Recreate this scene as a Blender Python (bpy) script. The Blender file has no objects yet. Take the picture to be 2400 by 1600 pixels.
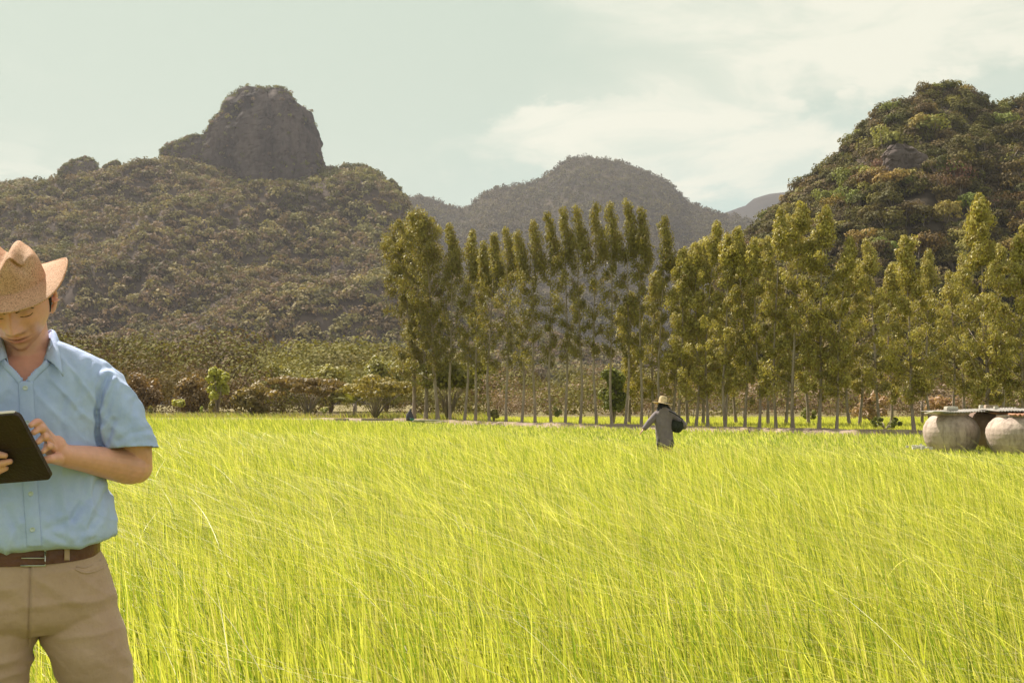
import bpy, bmesh, math, random
import numpy as np
from mathutils import Vector, Matrix

# ------------------------------------------------------------------ camera, sky, sun
sc = bpy.context.scene
COL = sc.collection
F = 2333.0; CX = 1200.0; CY = 800.0; TILT = math.radians(3.434); HC = 1.45
cam_d = bpy.data.cameras.new("camera"); cam = bpy.data.objects.new("camera", cam_d); COL.objects.link(cam)
cam.location = (0, 0, HC); cam.rotation_euler = (math.pi/2 + TILT, 0, 0)
cam_d.sensor_width = 36; cam_d.lens = 36*F/2400; cam_d.clip_start = 0.1; cam_d.clip_end = 20000
sc.camera = cam

SUN_EL = math.radians(50); SUN_AZ = math.radians(-43)          # azimuth from +Y towards +X
SUN_DIR = Vector((math.sin(SUN_AZ)*math.cos(SUN_EL), math.cos(SUN_AZ)*math.cos(SUN_EL), math.sin(SUN_EL)))
sun_d = bpy.data.lights.new("sun", 'SUN'); sun = bpy.data.objects.new("sun", sun_d); COL.objects.link(sun)
sun_d.energy = 5.0; sun_d.angle = math.radians(0.6); sun_d.color = (1.0, 0.92, 0.78)
sun.rotation_euler = SUN_DIR.to_track_quat('Z', 'Y').to_euler()

sc.view_settings.view_transform = 'Standard'; sc.view_settings.look = 'None'
sc.view_settings.exposure = 1.05; sc.view_settings.gamma = 1.0; sc.view_settings.use_curve_mapping = False
sc.cycles.use_denoising = True
sc.cycles.max_bounces = 6; sc.cycles.diffuse_bounces = 3; sc.cycles.transmission_bounces = 4
sc.cycles.transparent_max_bounces = 8; sc.cycles.volume_bounces = 0; sc.cycles.caustics_reflective = False
sc.cycles.caustics_refractive = False; sc.cycles.sample_clamp_indirect = 6.0

W = bpy.data.worlds.new("World"); sc.world = W; W.use_nodes = True
def build_world():
    nt = W.node_tree; N = nt.nodes; L = nt.links
    for n in list(N): N.remove(n)
    out = N.new('ShaderNodeOutputWorld'); bg = N.new('ShaderNodeBackground'); L.new(bg.outputs[0], out.inputs[0])
    sky = N.new('ShaderNodeTexSky'); sky.sky_type = 'NISHITA'; sky.sun_disc = False
    sky.sun_elevation = SUN_EL; sky.sun_rotation = SUN_AZ
    sky.air_density = 1.0; sky.dust_density = 3.0; sky.ozone_density = 1.0
    tc = N.new('ShaderNodeTexCoord'); sep = N.new('ShaderNodeSeparateXYZ'); L.new(tc.outputs['Generated'], sep.inputs[0])
    def M(op, a, b=None, c=None, clamp=False):
        m = N.new('ShaderNodeMath'); m.operation = op; m.use_clamp = clamp
        for i, v in enumerate((a, b, c)):
            if v is None: continue
            if isinstance(v, (int, float)): m.inputs[i].default_value = v
            else: L.new(v, m.inputs[i])
        return m.outputs[0]
    def SS(v, e0, e1):                                            # smoothstep
        n = N.new('ShaderNodeMapRange'); n.interpolation_type = 'SMOOTHSTEP'
        L.new(v, n.inputs['Value']); n.inputs['From Min'].default_value = e0; n.inputs['From Max'].default_value = e1
        return n.outputs['Result']
    def noise(vec, scale, detail, rough, dist=0.0, sc3=(1, 1, 1), loc=(0, 0, 0)):
        mp = N.new('ShaderNodeMapping'); mp.inputs['Scale'].default_value = sc3; mp.inputs['Location'].default_value = loc
        L.new(vec, mp.inputs['Vector'])
        n = N.new('ShaderNodeTexNoise'); L.new(mp.outputs[0], n.inputs['Vector'])
        n.inputs['Scale'].default_value = scale; n.inputs['Detail'].default_value = detail
        n.inputs['Roughness'].default_value = rough; n.inputs['Distortion'].default_value = dist
        return n.outputs['Fac']
    az = M('ARCTAN2', sep.outputs[0], sep.outputs[1]); el = M('ARCSINE', sep.outputs[2])
    G = tc.outputs['Generated']
    n1 = noise(G, 3.2, 8, 0.58, 0.3, (1, 1, 2.2), (0.3, 0, 0.1)); n2 = noise(G, 9.0, 6, 0.6, 0.4, (1, 1, 2.0), (3, 1, 0))
    nn = M('ADD', M('MULTIPLY', M('SUBTRACT', n1, 0.5), 0.30), M('MULTIPLY', M('SUBTRACT', n2, 0.5), 0.16))
    # big soft cloud bank: its lower left edge climbs, thick towards the right
    edge = M('ADD', M('MULTIPLY', az, 0.18), 0.262)                # elevation of the cloud's upper rim by azimuth
    rim = M('ADD', M('SUBTRACT', edge, el), nn)
    body = M('MULTIPLY', SS(rim, -0.012, 0.014), SS(M('ADD', az, M('MULTIPLY', nn, 1.2)), -0.11, 0.10))
    low = SS(M('ADD', el, M('MULTIPLY', nn, 1.6)), 0.215, 0.275)      # thins out towards the hills
    body = M('MULTIPLY', body, M('ADD', M('MULTIPLY', low, 0.8), 0.2))
    bank2 = SS(M('ADD', M('ADD', M('MULTIPLY', az, 0.95), M('MULTIPLY', el, 0.55)), M('MULTIPLY', nn, 0.9)), 0.17, 0.40)
    bank2 = M('MULTIPLY', bank2, SS(M('ADD', el, nn), 0.23, 0.30))
    small = SS(M('ADD', noise(G, 7.0, 7, 0.6, 0.5, (1, 1, 2.4), (1.7, 0.4, 2.0)), M('MULTIPLY', SS(el, 0.30, 0.05), 0.05)), 0.56, 0.66)
    small = M('MULTIPLY', small, SS(el, 0.26, 0.18))
    wisp = M('MULTIPLY', SS(n1, 0.48, 0.72), 0.25)
    cl = M('MAXIMUM', M('MAXIMUM', body, bank2), M('MAXIMUM', M('MULTIPLY', small, 0.8), wisp), clamp=True)
    n3 = noise(G, 5.5, 9, 0.62, 0.6, (1, 1, 3.4), (0.8, 2.0, 0.5))
    cl = M('MULTIPLY', cl, M('ADD', M('MULTIPLY', SS(n3, 0.34, 0.56), 0.55), 0.47)); cl = M('MULTIPLY', cl, SS(el, -0.02, 0.04))
    tint = N.new('ShaderNodeMix'); tint.data_type = 'RGBA'; tint.blend_type = 'MULTIPLY'; tint.inputs[0].default_value = 1.0
    L.new(sky.outputs[0], tint.inputs[6]); tint.inputs[7].default_value = SKY_TINT
    # thin milky veil in front of the blue
    veil = N.new('ShaderNodeMix'); veil.data_type = 'RGBA'; veil.inputs[0].default_value = 0.96
    vb = N.new('ShaderNodeMix'); vb.data_type = 'RGBA'; L.new(M('MULTIPLY', SS(el, 0.33, 0.18), SS(az, -0.2, 0.25)), vb.inputs[0]); vb.inputs[6].default_value = VEIL; vb.inputs[7].default_value = (3.5, 4.95, 4.55, 1)
    L.new(tint.outputs[2], veil.inputs[6]); L.new(vb.outputs[2], veil.inputs[7])
    mx = N.new('ShaderNodeMix'); mx.data_type = 'RGBA'
    L.new(M('MULTIPLY', cl, 0.9), mx.inputs[0]); L.new(veil.outputs[2], mx.inputs[6]); mx.inputs[7].default_value = CLOUD
    L.new(mx.outputs[2], bg.inputs[0]); bg.inputs[1].default_value = SKY_STR
SKY_STR = 0.065
SKY_TINT = (1.0, 0.96, 0.80, 1)
VEIL = (4.3, 5.08, 4.22, 1)
CLOUD = (6.8, 6.75, 5.6, 1)
build_world()

# ------------------------------------------------------------------ helpers
_t = TILT
def ray(px, py):
    x = (px-CX)/F; y = (CY-py)/F
    return Vector((x, math.cos(_t) - y*math.sin(_t), math.sin(_t) + y*math.cos(_t)))
def P(px, py, Y):                                                  # world point seen at pixel (px,py), Y metres away
    d = ray(px, py); return Vector((d.x*Y/d.y, Y, HC + d.z*Y/d.y))
def Zt(py): d = ray(1200, py); return d.z/d.y                      # tangent of elevation
def zt_np(py):
    y = (CY-np.asarray(py, float))/F
    return (math.sin(_t)+y*math.cos(_t))/(math.cos(_t)-y*math.sin(_t))

def tag(o, label=None, cat=None, group=None, kind=None):
    if label: o['label'] = label
    if cat: o['category'] = cat
    if group: o['group'] = group
    if kind: o['kind'] = kind
    return o
def empty(name, loc, label=None, cat=None, group=None):
    o = bpy.data.objects.new(name, None); COL.objects.link(o); o.location = loc; o.empty_display_size = 0.2
    return tag(o, label, cat, group)
def mesh_np(name, V, Fc, mat=None, col=None, smooth=False, mats=None, midx=None):
    """V (n,3) array; Fc (m,k) array or list of arrays of k-gons"""
    me = bpy.data.meshes.new(name); V = np.asarray(V, np.float32)
    FL = [np.asarray(f) for f in (Fc if isinstance(Fc, list) else [Fc])]; FL = [f for f in FL if len(f)]
    me.vertices.add(len(V)); me.vertices.foreach_set('co', V.ravel())
    loops = np.concatenate([f.ravel() for f in FL]).astype(np.int32)
    tot = np.concatenate([np.full(len(f), f.shape[1]) for f in FL]).astype(np.int32)
    st = np.concatenate([[0], np.cumsum(tot)[:-1]]).astype(np.int32)
    me.loops.add(len(loops)); me.loops.foreach_set('vertex_index', loops)
    me.polygons.add(len(tot)); me.polygons.foreach_set('loop_start', st)
    if smooth: me.polygons.foreach_set('use_smooth', np.ones(len(tot), bool))
    if mats:
        for m in mats: me.materials.append(m)
        if midx is not None: me.polygons.foreach_set('material_index', np.asarray(midx, np.int32))
    elif mat: me.materials.append(mat)
    me.update(calc_edges=True)
    if not smooth: me.polygons.foreach_set('use_smooth', np.zeros(len(tot), bool))
    if col is not None:
        a = me.attributes.new('tint', 'FLOAT_COLOR', 'POINT')
        c = np.ones((len(V), 4), np.float32); c[:, :3] = col; a.data.foreach_set('color', c.ravel())
    return me
def link(name, me, parent=None, loc=(0, 0, 0), rz=0):
    o = bpy.data.objects.new(name, me); COL.objects.link(o)
    if parent: o.parent = parent
    o.location = loc; o.rotation_euler = (0, 0, rz)
    return o
def mk(name, V, Fc, mat, parent=None, smooth=False, col=None, **kw):
    """V in WORLD metres; parent is an unrotated Empty"""
    V = np.array(V, float)
    if parent is not None:
        off = Vector(parent.location); q = parent
        while q.parent: q = q.parent; off += Vector(q.location)
        V = V - np.array(off)
    return link(name, mesh_np(name, V, Fc, mat, col, smooth, **kw), parent)

# gradient-ish value noise in numpy
_rs = np.random.RandomState(7); _PT = _rs.rand(64, 64, 64).astype(np.float32)
def vnoise(p, s=1.0, seed=0):
    p = np.asarray(p, float)*s + seed*17.13
    i = np.floor(p).astype(int); f = p-i; f = f*f*(3-2*f)
    x, y, z = (i[..., k] & 63 for k in range(3)); x1, y1, z1 = ((i[..., k]+1) & 63 for k in range(3))
    fx, fy, fz = f[..., 0], f[..., 1], f[..., 2]
    def l(a, b, t): return a+(b-a)*t
    return l(l(l(_PT[x, y, z], _PT[x1, y, z], fx), l(_PT[x, y1, z], _PT[x1, y1, z], fx), fy),
             l(l(_PT[x, y, z1], _PT[x1, y, z1], fx), l(_PT[x, y1, z1], _PT[x1, y1, z1], fx), fy), fz)*2-1
def fbm(p, s=1.0, o=4, seed=0, g=0.5):
    v = 0; a = 1; t = 0
    for k in range(o): v = v + a*vnoise(p, s*(2.03**k), seed+k*3); t += a; a *= g
    return v/t
def xyz(x, y, z=0):
    x = np.asarray(x, float); return np.stack([x, np.broadcast_to(y, x.shape), np.broadcast_to(z, x.shape)], -1)
def nrm(a): return a/np.maximum(np.linalg.norm(a, axis=-1, keepdims=True), 1e-9)

def grid_faces(nu, nv, wrap_u=False):
    i = np.arange(nu if wrap_u else nu-1); j = np.arange(nv-1)
    I, J = np.meshgrid(i, j, indexing='ij'); I2 = (I+1) % nu
    return np.stack([I*nv+J, I2*nv+J, I2*nv+J+1, I*nv+J+1], -1).reshape(-1, 4)

def tube(pts, rad, n=10, closed=True, flat=None, ref=(0, 0, 1)):
    """swept tube; rad: list of r or (ra, rb) (ra along the side vector, rb along its normal)"""
    pts = [Vector(p) for p in pts]; V = []; Fq = []; Ft = []
    up = Vector(ref); m = len(pts); side = None
    for k, p in enumerate(pts):
        t = (pts[min(k+1, m-1)]-pts[max(k-1, 0)]).normalized()
        if side is None:
            side = t.cross(up)
            if side.length < 1e-3: side = t.cross(Vector((0, 1, 0)))
        side = (side - t*side.dot(t)).normalized(); nn = t.cross(side)
        r = rad[k]; ra, rb = r if isinstance(r, (tuple, list)) else (r, r)
        for a in range(n):
            an = 2*math.pi*a/n; V.append(p + side*(math.cos(an)*ra) + nn*(math.sin(an)*rb))
    for k in range(m-1):
        for a in range(n):
            b = (a+1) % n; Fq.append((k*n+a, k*n+b, (k+1)*n+b, (k+1)*n+a))
    if closed:
        V.append(pts[0]); V.append(pts[-1]); c0, c1 = m*n, m*n+1
        for a in range(n):
            b = (a+1) % n; Ft.append((c0, b, a)); Ft.append((c1, (m-1)*n+a, (m-1)*n+b))
    return np.array([v[:] for v in V]), np.array(Fq), np.array(Ft).reshape(-1, 3)
class Acc:                                                        # collects closed pieces of one mesh
    def __init__(s): s.V = []; s.Q = []; s.T = []; s.n = 0
    def add(s, V, Q=None, T=None):
        V = np.asarray(V, float); s.V.append(V)
        if Q is not None and len(Q): s.Q.append(np.asarray(Q)+s.n)
        if T is not None and len(T): s.T.append(np.asarray(T)+s.n)
        s.n += len(V); return s
    def tube(s, *a, **k): return s.add(*tube(*a, **k))
    def box(s, c, half, R=None):
        c = np.array(c, float); h = np.array(half, float)
        v = np.array([[sx, sy, sz] for sx in (-1, 1) for sy in (-1, 1) for sz in (-1, 1)])*h
        if R is not None: v = v @ np.array(R).T
        return s.add(v+c, [(0, 1, 3, 2), (4, 6, 7, 5), (0, 4, 5, 1), (2, 3, 7, 6), (0, 2, 6, 4), (1, 5, 7, 3)])
    def get(s):
        V = np.concatenate(s.V); Fl = []
        if s.Q: Fl.append(np.concatenate(s.Q))
        if s.T: Fl.append(np.concatenate(s.T))
        return V, Fl
    def build(s, name, mat, parent=None, smooth=False, **kw):
        V, Fl = s.get(); return mk(name, V, Fl, mat, parent, smooth, **kw)

def mat_new(name):
    m = bpy.data.materials.new(name); m.use_nodes = True; nt = m.node_tree
    b = nt.nodes['Principled BSDF']; return m, nt, nt.nodes, nt.links, b
def simple_mat(name, c1, c2=None, scale=8, rough=0.8, bump=0.0, bscale=None, detail=5, coords='Object', stretch=(1, 1, 1), spec=0.3, transl=0.0, metal=0.0):
    m, nt, N, L, b = mat_new(name); b.inputs['Roughness'].default_value = rough
    b.inputs['Specular IOR Level'].default_value = spec; b.inputs['Metallic'].default_value = metal
    tc = N.new('ShaderNodeTexCoord'); mp = N.new('ShaderNodeMapping'); mp.inputs['Scale'].default_value = stretch
    L.new(tc.outputs[coords], mp.inputs['Vector'])
    no = N.new('ShaderNodeTexNoise'); no.inputs['Scale'].default_value = scale; no.inputs['Detail'].default_value = detail
    no.inputs['Roughness'].default_value = 0.65
    L.new(mp.outputs[0], no.inputs['Vector']); cr = N.new('ShaderNodeValToRGB'); L.new(no.outputs['Fac'], cr.inputs[0])
    cr.color_ramp.elements[0].position = 0.32; cr.color_ramp.elements[1].position = 0.68
    cr.color_ramp.elements[0].color = (*c1, 1); cr.color_ramp.elements[1].color = (*(c2 or c1), 1)
    L.new(cr.outputs[0], b.inputs['Base Color'])
    if bump:
        n2 = N.new('ShaderNodeTexNoise'); n2.inputs['Scale'].default_value = bscale or scale*3; n2.inputs['Detail'].default_value = 6
        L.new(mp.outputs[0], n2.inputs['Vector']); bp = N.new('ShaderNodeBump'); bp.inputs['Strength'].default_value = bump
        bp.inputs['Distance'].default_value = 0.02; L.new(n2.outputs['Fac'], bp.inputs['Height']); L.new(bp.outputs[0], b.inputs['Normal'])
    if transl:
        tr = N.new('ShaderNodeBsdfTranslucent'); L.new(cr.outputs[0], tr.inputs[0]); mx = N.new('ShaderNodeMixShader')
        mx.inputs[0].default_value = transl; L.new(b.outputs[0], mx.inputs[1]); L.new(tr.outputs[0], mx.inputs[2])
        L.new(mx.outputs[0], N['Material Output'].inputs[0])
    return m
def leaf_mat(name, transl=0.35, gain=(1, 1, 1), rough=0.55, spec=0.3, tcol=(1.15, 1.1, 0.5), rand=0.0):
    m, nt, N, L, b = mat_new(name); b.inputs['Roughness'].default_value = rough; b.inputs['Specular IOR Level'].default_value = spec
    at = N.new('ShaderNodeAttribute'); at.attribute_name = 'tint'
    g = N.new('ShaderNodeMix'); g.data_type = 'RGBA'; g.blend_type = 'MULTIPLY'; g.inputs[0].default_value = 1
    L.new(at.outputs['Color'], g.inputs[6]); g.inputs[7].default_value = (*gain, 1); src = g.outputs[2]
    if rand:
        oi = N.new('ShaderNodeObjectInfo'); hs = N.new('ShaderNodeHueSaturation')
        mr = N.new('ShaderNodeMapRange'); L.new(oi.outputs['Random'], mr.inputs[0]); mr.inputs[3].default_value = 0.5-rand*0.08; mr.inputs[4].default_value = 0.5+rand*0.05
        m2 = N.new('ShaderNodeMapRange'); L.new(oi.outputs['Random'], m2.inputs[0]); m2.inputs[3].default_value = 1.0+rand*0.3; m2.inputs[4].default_value = 1.0-rand*0.3
        L.new(mr.outputs[0], hs.inputs['Hue']); L.new(m2.outputs[0], hs.inputs['Value']); L.new(src, hs.inputs['Color']); src = hs.outputs[0]
    L.new(src, b.inputs['Base Color'])
    tg = N.new('ShaderNodeMix'); tg.data_type = 'RGBA'; tg.blend_type = 'MULTIPLY'; tg.inputs[0].default_value = 1
    L.new(src, tg.inputs[6]); tg.inputs[7].default_value = (*tcol, 1)
    tr = N.new('ShaderNodeBsdfTranslucent'); L.new(tg.outputs[2], tr.inputs[0]); mx = N.new('ShaderNodeMixShader')
    mx.inputs[0].default_value = transl; L.new(b.outputs[0], mx.inputs[1]); L.new(tr.outputs[0], mx.inputs[2])
    L.new(mx.outputs[0], N['Material Output'].inputs[0])
    return m

M_leaf = leaf_mat('leaf_green', 0.30, gain=(1.14, 1.05, 0.95))
M_far = leaf_mat('far_foliage', 0.18, gain=(1.10, 1.07, 0.98), spec=0.1, rough=0.8)
M_hillleaf = leaf_mat('hill_foliage', 0.22, gain=(1.17, 1.14, 0.95), spec=0.15, rough=0.7, rand=0.8)
M_rice = leaf_mat('rice_blade', 0.5, rough=0.42, spec=0.45, tcol=(1.15, 1.22, 0.40))
M_bark = simple_mat('bark', (0.20, 0.15, 0.125), (0.36, 0.29, 0.25), 6, 0.9, 0.6, stretch=(1, 1, 0.25))
M_soil = simple_mat('dry_soil', (0.20, 0.14, 0.11), (0.36, 0.27, 0.21), 1.6, 0.95, 0.8, 9)

# ------------------------------------------------------------------ ground
def ground_mat():
    m, nt, N, L, b = mat_new('field_ground'); b.inputs['Roughness'].default_value = 0.95
    b.inputs['Specular IOR Level'].default_value = 0.1
    tc = N.new('ShaderNodeTexCoord')
    def no(s, d=6):
        n = N.new('ShaderNodeTexNoise'); n.inputs['Scale'].default_value = s; n.inputs['Detail'].default_value = d; L.new(tc.outputs['Object'], n.inputs['Vector']); return n.outputs['Fac']
    cr = N.new('ShaderNodeValToRGB'); L.new(no(0.35), cr.inputs[0])
    e = cr.color_ramp.elements; e[0].position = .3; e[0].color = (0.15, 0.17, 0.04, 1); e[1].position = .7; e[1].color = (0.24, 0.27, 0.05, 1)
    c2 = N.new('ShaderNodeValToRGB'); L.new(no(0.12), c2.inputs[0]); e = c2.color_ramp.elements
    e[0].position = .3; e[0].color = (0.17, 0.12, 0.08, 1); e[1].position = .7; e[1].color = (0.22, 0.20, 0.08, 1)
    sp = N.new('ShaderNodeSeparateXYZ'); L.new(tc.outputs['Object'], sp.inputs[0])
    mr = N.new('ShaderNodeMapRange'); mr.interpolation_type = 'SMOOTHSTEP'; L.new(sp.outputs[1], mr.inputs[0])
    mr.inputs[1].default_value = 76; mr.inputs[2].default_value = 86
    mx = N.new('ShaderNodeMix'); mx.data_type = 'RGBA'; L.new(mr.outputs[0], mx.inputs[0]); L.new(cr.outputs[0], mx.inputs[6]); L.new(c2.outputs[0], mx.inputs[7])
    L.new(mx.outputs[2], b.inputs['Base Color']); return m
def make_ground():
    xs = np.concatenate([[-6000, -2500, -900], np.linspace(-300, 300, 61), [900, 2500, 6000]])
    ys = np.concatenate([[-60, -10], np.linspace(0, 200, 81), [400, 900, 2500, 7000]])
    X, Y = np.meshgrid(xs, ys, indexing='ij'); Z = 0.03*fbm(xyz(X, Y), 0.15, 3)
    tag(mk('ground', np.stack([X, Y, Z], -1).reshape(-1, 3), grid_faces(len(xs), len(ys)), ground_mat(), smooth=True), kind='structure')
make_ground()

# tree row plan: (trunk px, base py, Y, tip px, tip py, style)
ROW = [
 (971, 976, 70, 915, 530, 'big'), (998, 977, 68.5, 957, 500, 'big'), (1026, 981, 66, 985, 494, 'big'), (1055, 981, 64.5, 1057, 528, 'plume'),
 (1089, 984, 63, 1108, 543, 'plume'), (1114, 987, 61.5, 1138, 574, 'plume'), (1147, 990, 60, 1160, 551, 'plume'), (1186, 991, 58.5, 1188, 538, 'plume'),
 (1223, 991, 57.5, 1217, 546, 'plume'), (1254, 991, 56.8, 1253, 520, 'plume'), (1292, 993, 56, 1287, 500, 'plume'), (1325, 993, 55.3, 1323, 493, 'plume'),
 (1360, 993, 54.6, 1354, 488, 'plume'), (1398, 993, 54, 1398, 479, 'plume'), (1434, 994, 53.4, 1429, 481, 'plume'), (1466, 994, 52.8, 1474, 473, 'plume'),
 (1503, 996, 52, 1508, 487, 'plume'), (1551, 997, 51, 1559, 511, 'plume'), (1592, 998, 50.2, 1600, 590, 'mid'), (1631, 999, 49.5, 1636, 570, 'mid'),
 (1659, 1000, 49, 1679, 524, 'mid'), (1700, 1001, 48.2, 1704, 552, 'mid'), (1746, 1002, 47.4, 1728, 533, 'mid'), (1780, 1002, 46.8, 1768, 562, 'mid'),
 (1819, 1003, 46.2, 1826, 495, 'mid'), (1858, 1003, 45.6, 1881, 474, 'cone'), (1920, 1003, 44.8, 1937, 486, 'cone'), (1961, 1003, 44.3, 1990, 560, 'mid'),
 (2060, 992, 56, 2030, 566, 'mid'), (2142, 1006, 42.6, 2122, 556, 'cone'), (2312, 1008, 40.6, 2287, 461, 'wide'), (2394, 1008, 39.8, 2402, 528, 'cone'),
]
# bank line runs along the row
BK = np.array([(P(p[0], p[1]+3, p[2]-0.4).x, p[2]-0.6) for p in ROW if p[1] != 992])
def bank_y(x):
    x = np.asarray(x, float)
    y = np.interp(x, BK[:, 0], BK[:, 1])
    y = np.where(x < BK[0, 0], BK[0, 1]-(x-BK[0, 0])*0.06, y); return np.where(x > BK[-1, 0], BK[-1, 1]-(x-BK[-1, 0])*0.25, y)
def make_bank():
    xs = np.linspace(-60, 60, 360); prof = [(-1.5, -.02), (-1.1, .10), (-.6, .20), (0, .23), (.6, .21), (1.2, .1), (1.8, -.02)]
    V = []
    for x in xs:
        for dy, z in prof: V.append((x, float(bank_y(x))+dy, z))
    V = np.array(V); n = fbm(V, 1.3, 4); V[:, 2] += 0.10*n*(V[:, 2] > 0)+0.02; V[:, 1] += 0.35*fbm(V, 0.5, 2, 5)
    tag(mk('earth_bank', V, grid_faces(len(xs), len(prof)), M_soil, smooth=True), kind='structure')
make_bank()

# ------------------------------------------------------------------ hills
def range_fn(pts, Yc, Y0, Yb, rough=0.06, rs=0.02, seed=0, pw=0.8):
    px = np.array([p[0] for p in pts], float); py = np.array([p[1] for p in pts], float)
    def fn(u, Y):                                                  # u: bearing (as pixel column), Y: distance
        u = np.asarray(u, float); Y = np.asarray(Y, float)
        zc = np.interp(u, px, zt_np(py))*Yc + HC
        t = np.clip((Y-Y0)/(Yc-Y0), 0, 1); tb = np.clip((Y-Yc)/(Yb-Yc), 0, 1)
        s = np.where(Y <= Yc, t**pw*(1.0), (1-tb)**1.3)
        X = (u-CX)/F*Y
        n = fbm(xyz(X, Y), rs, 4, seed)
        r = 1-np.abs(vnoise(xyz(X, Y*0.45), rs*1.3, seed+9))*2
        env = np.clip(t*(1-t)*4, 0, 1)*(Y <= Yc)
        return X, zc*s + zc*rough*env*(n*1.3+r*0.5) - 0.3*(t <= 0)
    return fn
def build_range(name, fn, ulo, uhi, nu, Ys, mat, crest_noise=0.0, seed=0):
    us = np.linspace(ulo, uhi, nu); U, Yg = np.meshgrid(us, Ys, indexing='ij')
    X, Z = fn(U, Yg)
    V = np.stack([X, Yg, Z], -1)
    V[..., 2] += crest_noise*fbm(V, 0.25, 3, seed)*np.clip(Z/20, 0, 1)
    o = mk(name, V.reshape(-1, 3), grid_faces(nu, len(Ys))[:, ::-1], mat, smooth=True); return tag(o, kind='structure')
M_slope_l = simple_mat('dry_slope', (0.06, 0.045, 0.042), (0.12, 0.09, 0.075), 0.06, 1.0, 0, spec=0.05, detail=9)
M_slope_m = simple_mat('distant_slope', (0.03, 0.026, 0.024), (0.07, 0.054, 0.034), 0.012, 1.0, 0, spec=0.05, detail=10)
M_slope_f = simple_mat('far_slope', (0.022, 0.022, 0.026), (0.045, 0.04, 0.034), 0.01, 1.0, 0, spec=0.05, detail=10)
M_slope_r = simple_mat('rocky_slope', (0.05, 0.038, 0.03), (0.11, 0.085, 0.062), 0.12, 1.0, 0, spec=0.05, detail=9)
M_rock = simple_mat('limestone', (0.028, 0.024, 0.026), (0.17, 0.13, 0.12), 0.06, 0.95, 0.0, stretch=(1, 1, 0.28), spec=0.1, detail=10)

LEFT = [(-2600, 700), (-1600, 560), (-700, 470), (-300, 440), (0, 432), (60, 428), (130, 424), (220, 420), (290, 410), (340, 395), (380, 388), (450, 382), (520, 385), (600, 395),
        (680, 392), (760, 393), (830, 400), (880, 418), (920, 448), (950, 480), (975, 520), (1010, 570), (1060, 620), (1120, 680), (1200, 740), (1300, 790), (1450, 840), (1700, 890), (2200, 915), (3200, 925)]
fL = range_fn(LEFT, 700, 380, 1100, 0.16, 0.012, 1, 0.85)
build_range('mountain', fL, -2600, 2600, 420, np.concatenate([np.linspace(375, 700, 110), np.linspace(710, 1100, 30)]), M_slope_l, 1.2)
MID = [(-400, 900), (300, 620), (800, 520), (957, 462), (1000, 462), (1040, 478), (1075, 490), (1100, 484), (1125, 462), (1150, 445), (1190, 437), (1230, 434), (1270, 422), (1300, 398), (1330, 375), (1365, 367),
       (1410, 372), (1470, 383), (1515, 402), (1560, 422), (1585, 440), (1610, 468), (1650, 488), (1700, 503), (1760, 515), (1850, 530), (2000, 560), (2400, 640), (3200, 800), (4200, 915)]
fM = range_fn(MID, 1500, 850, 2300, 0.08, 0.0045, 3, 0.95)
build_range('distant_mountain', fM, -400, 4200, 320, np.concatenate([np.linspace(840, 1500, 90), np.linspace(1520, 2300, 24)]), M_slope_m, 2.0)
FAR = [(900, 700), (1300, 620), (1500, 560), (1650, 512), (1700, 500), (1725, 490), (1752, 482), (1760, 470), (1785, 460), (1810, 454), (1860, 450), (1960, 430), (2200, 460), (2700, 600), (3400, 800)]
fF = range_fn(FAR, 2200, 1500, 3000, 0.05, 0.003, 6, 0.9)
build_range('far_ridge', fF, 900, 3400, 130, np.concatenate([np.linspace(1480, 2200, 30), np.linspace(2250, 3000, 10)]), M_slope_f, 3.0)
RIGHT = [(1560, 930), (1640, 780), (1700, 620), (1740, 575), (1765, 548), (1800, 515), (1850, 474), (1880, 440), (1925, 415), (1960, 388), (1995, 362), (2018, 325), (2045, 298), (2080, 270), (2120, 255),
         (2150, 240), (2180, 218), (2220, 208), (2260, 212), (2300, 225), (2330, 245), (2360, 266), (2380, 258), (2410, 246), (2500, 225), (2700, 200), (3000, 240), (3600, 420), (4400, 800)]
fR = range_fn(RIGHT, 270, 160, 420, 0.07, 0.03, 5, 0.9)
build_range('hill', fR, 1560, 4400, 300, np.concatenate([np.linspace(158, 270, 80), np.linspace(275, 420, 24)]), M_slope_r, 0.6)

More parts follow.
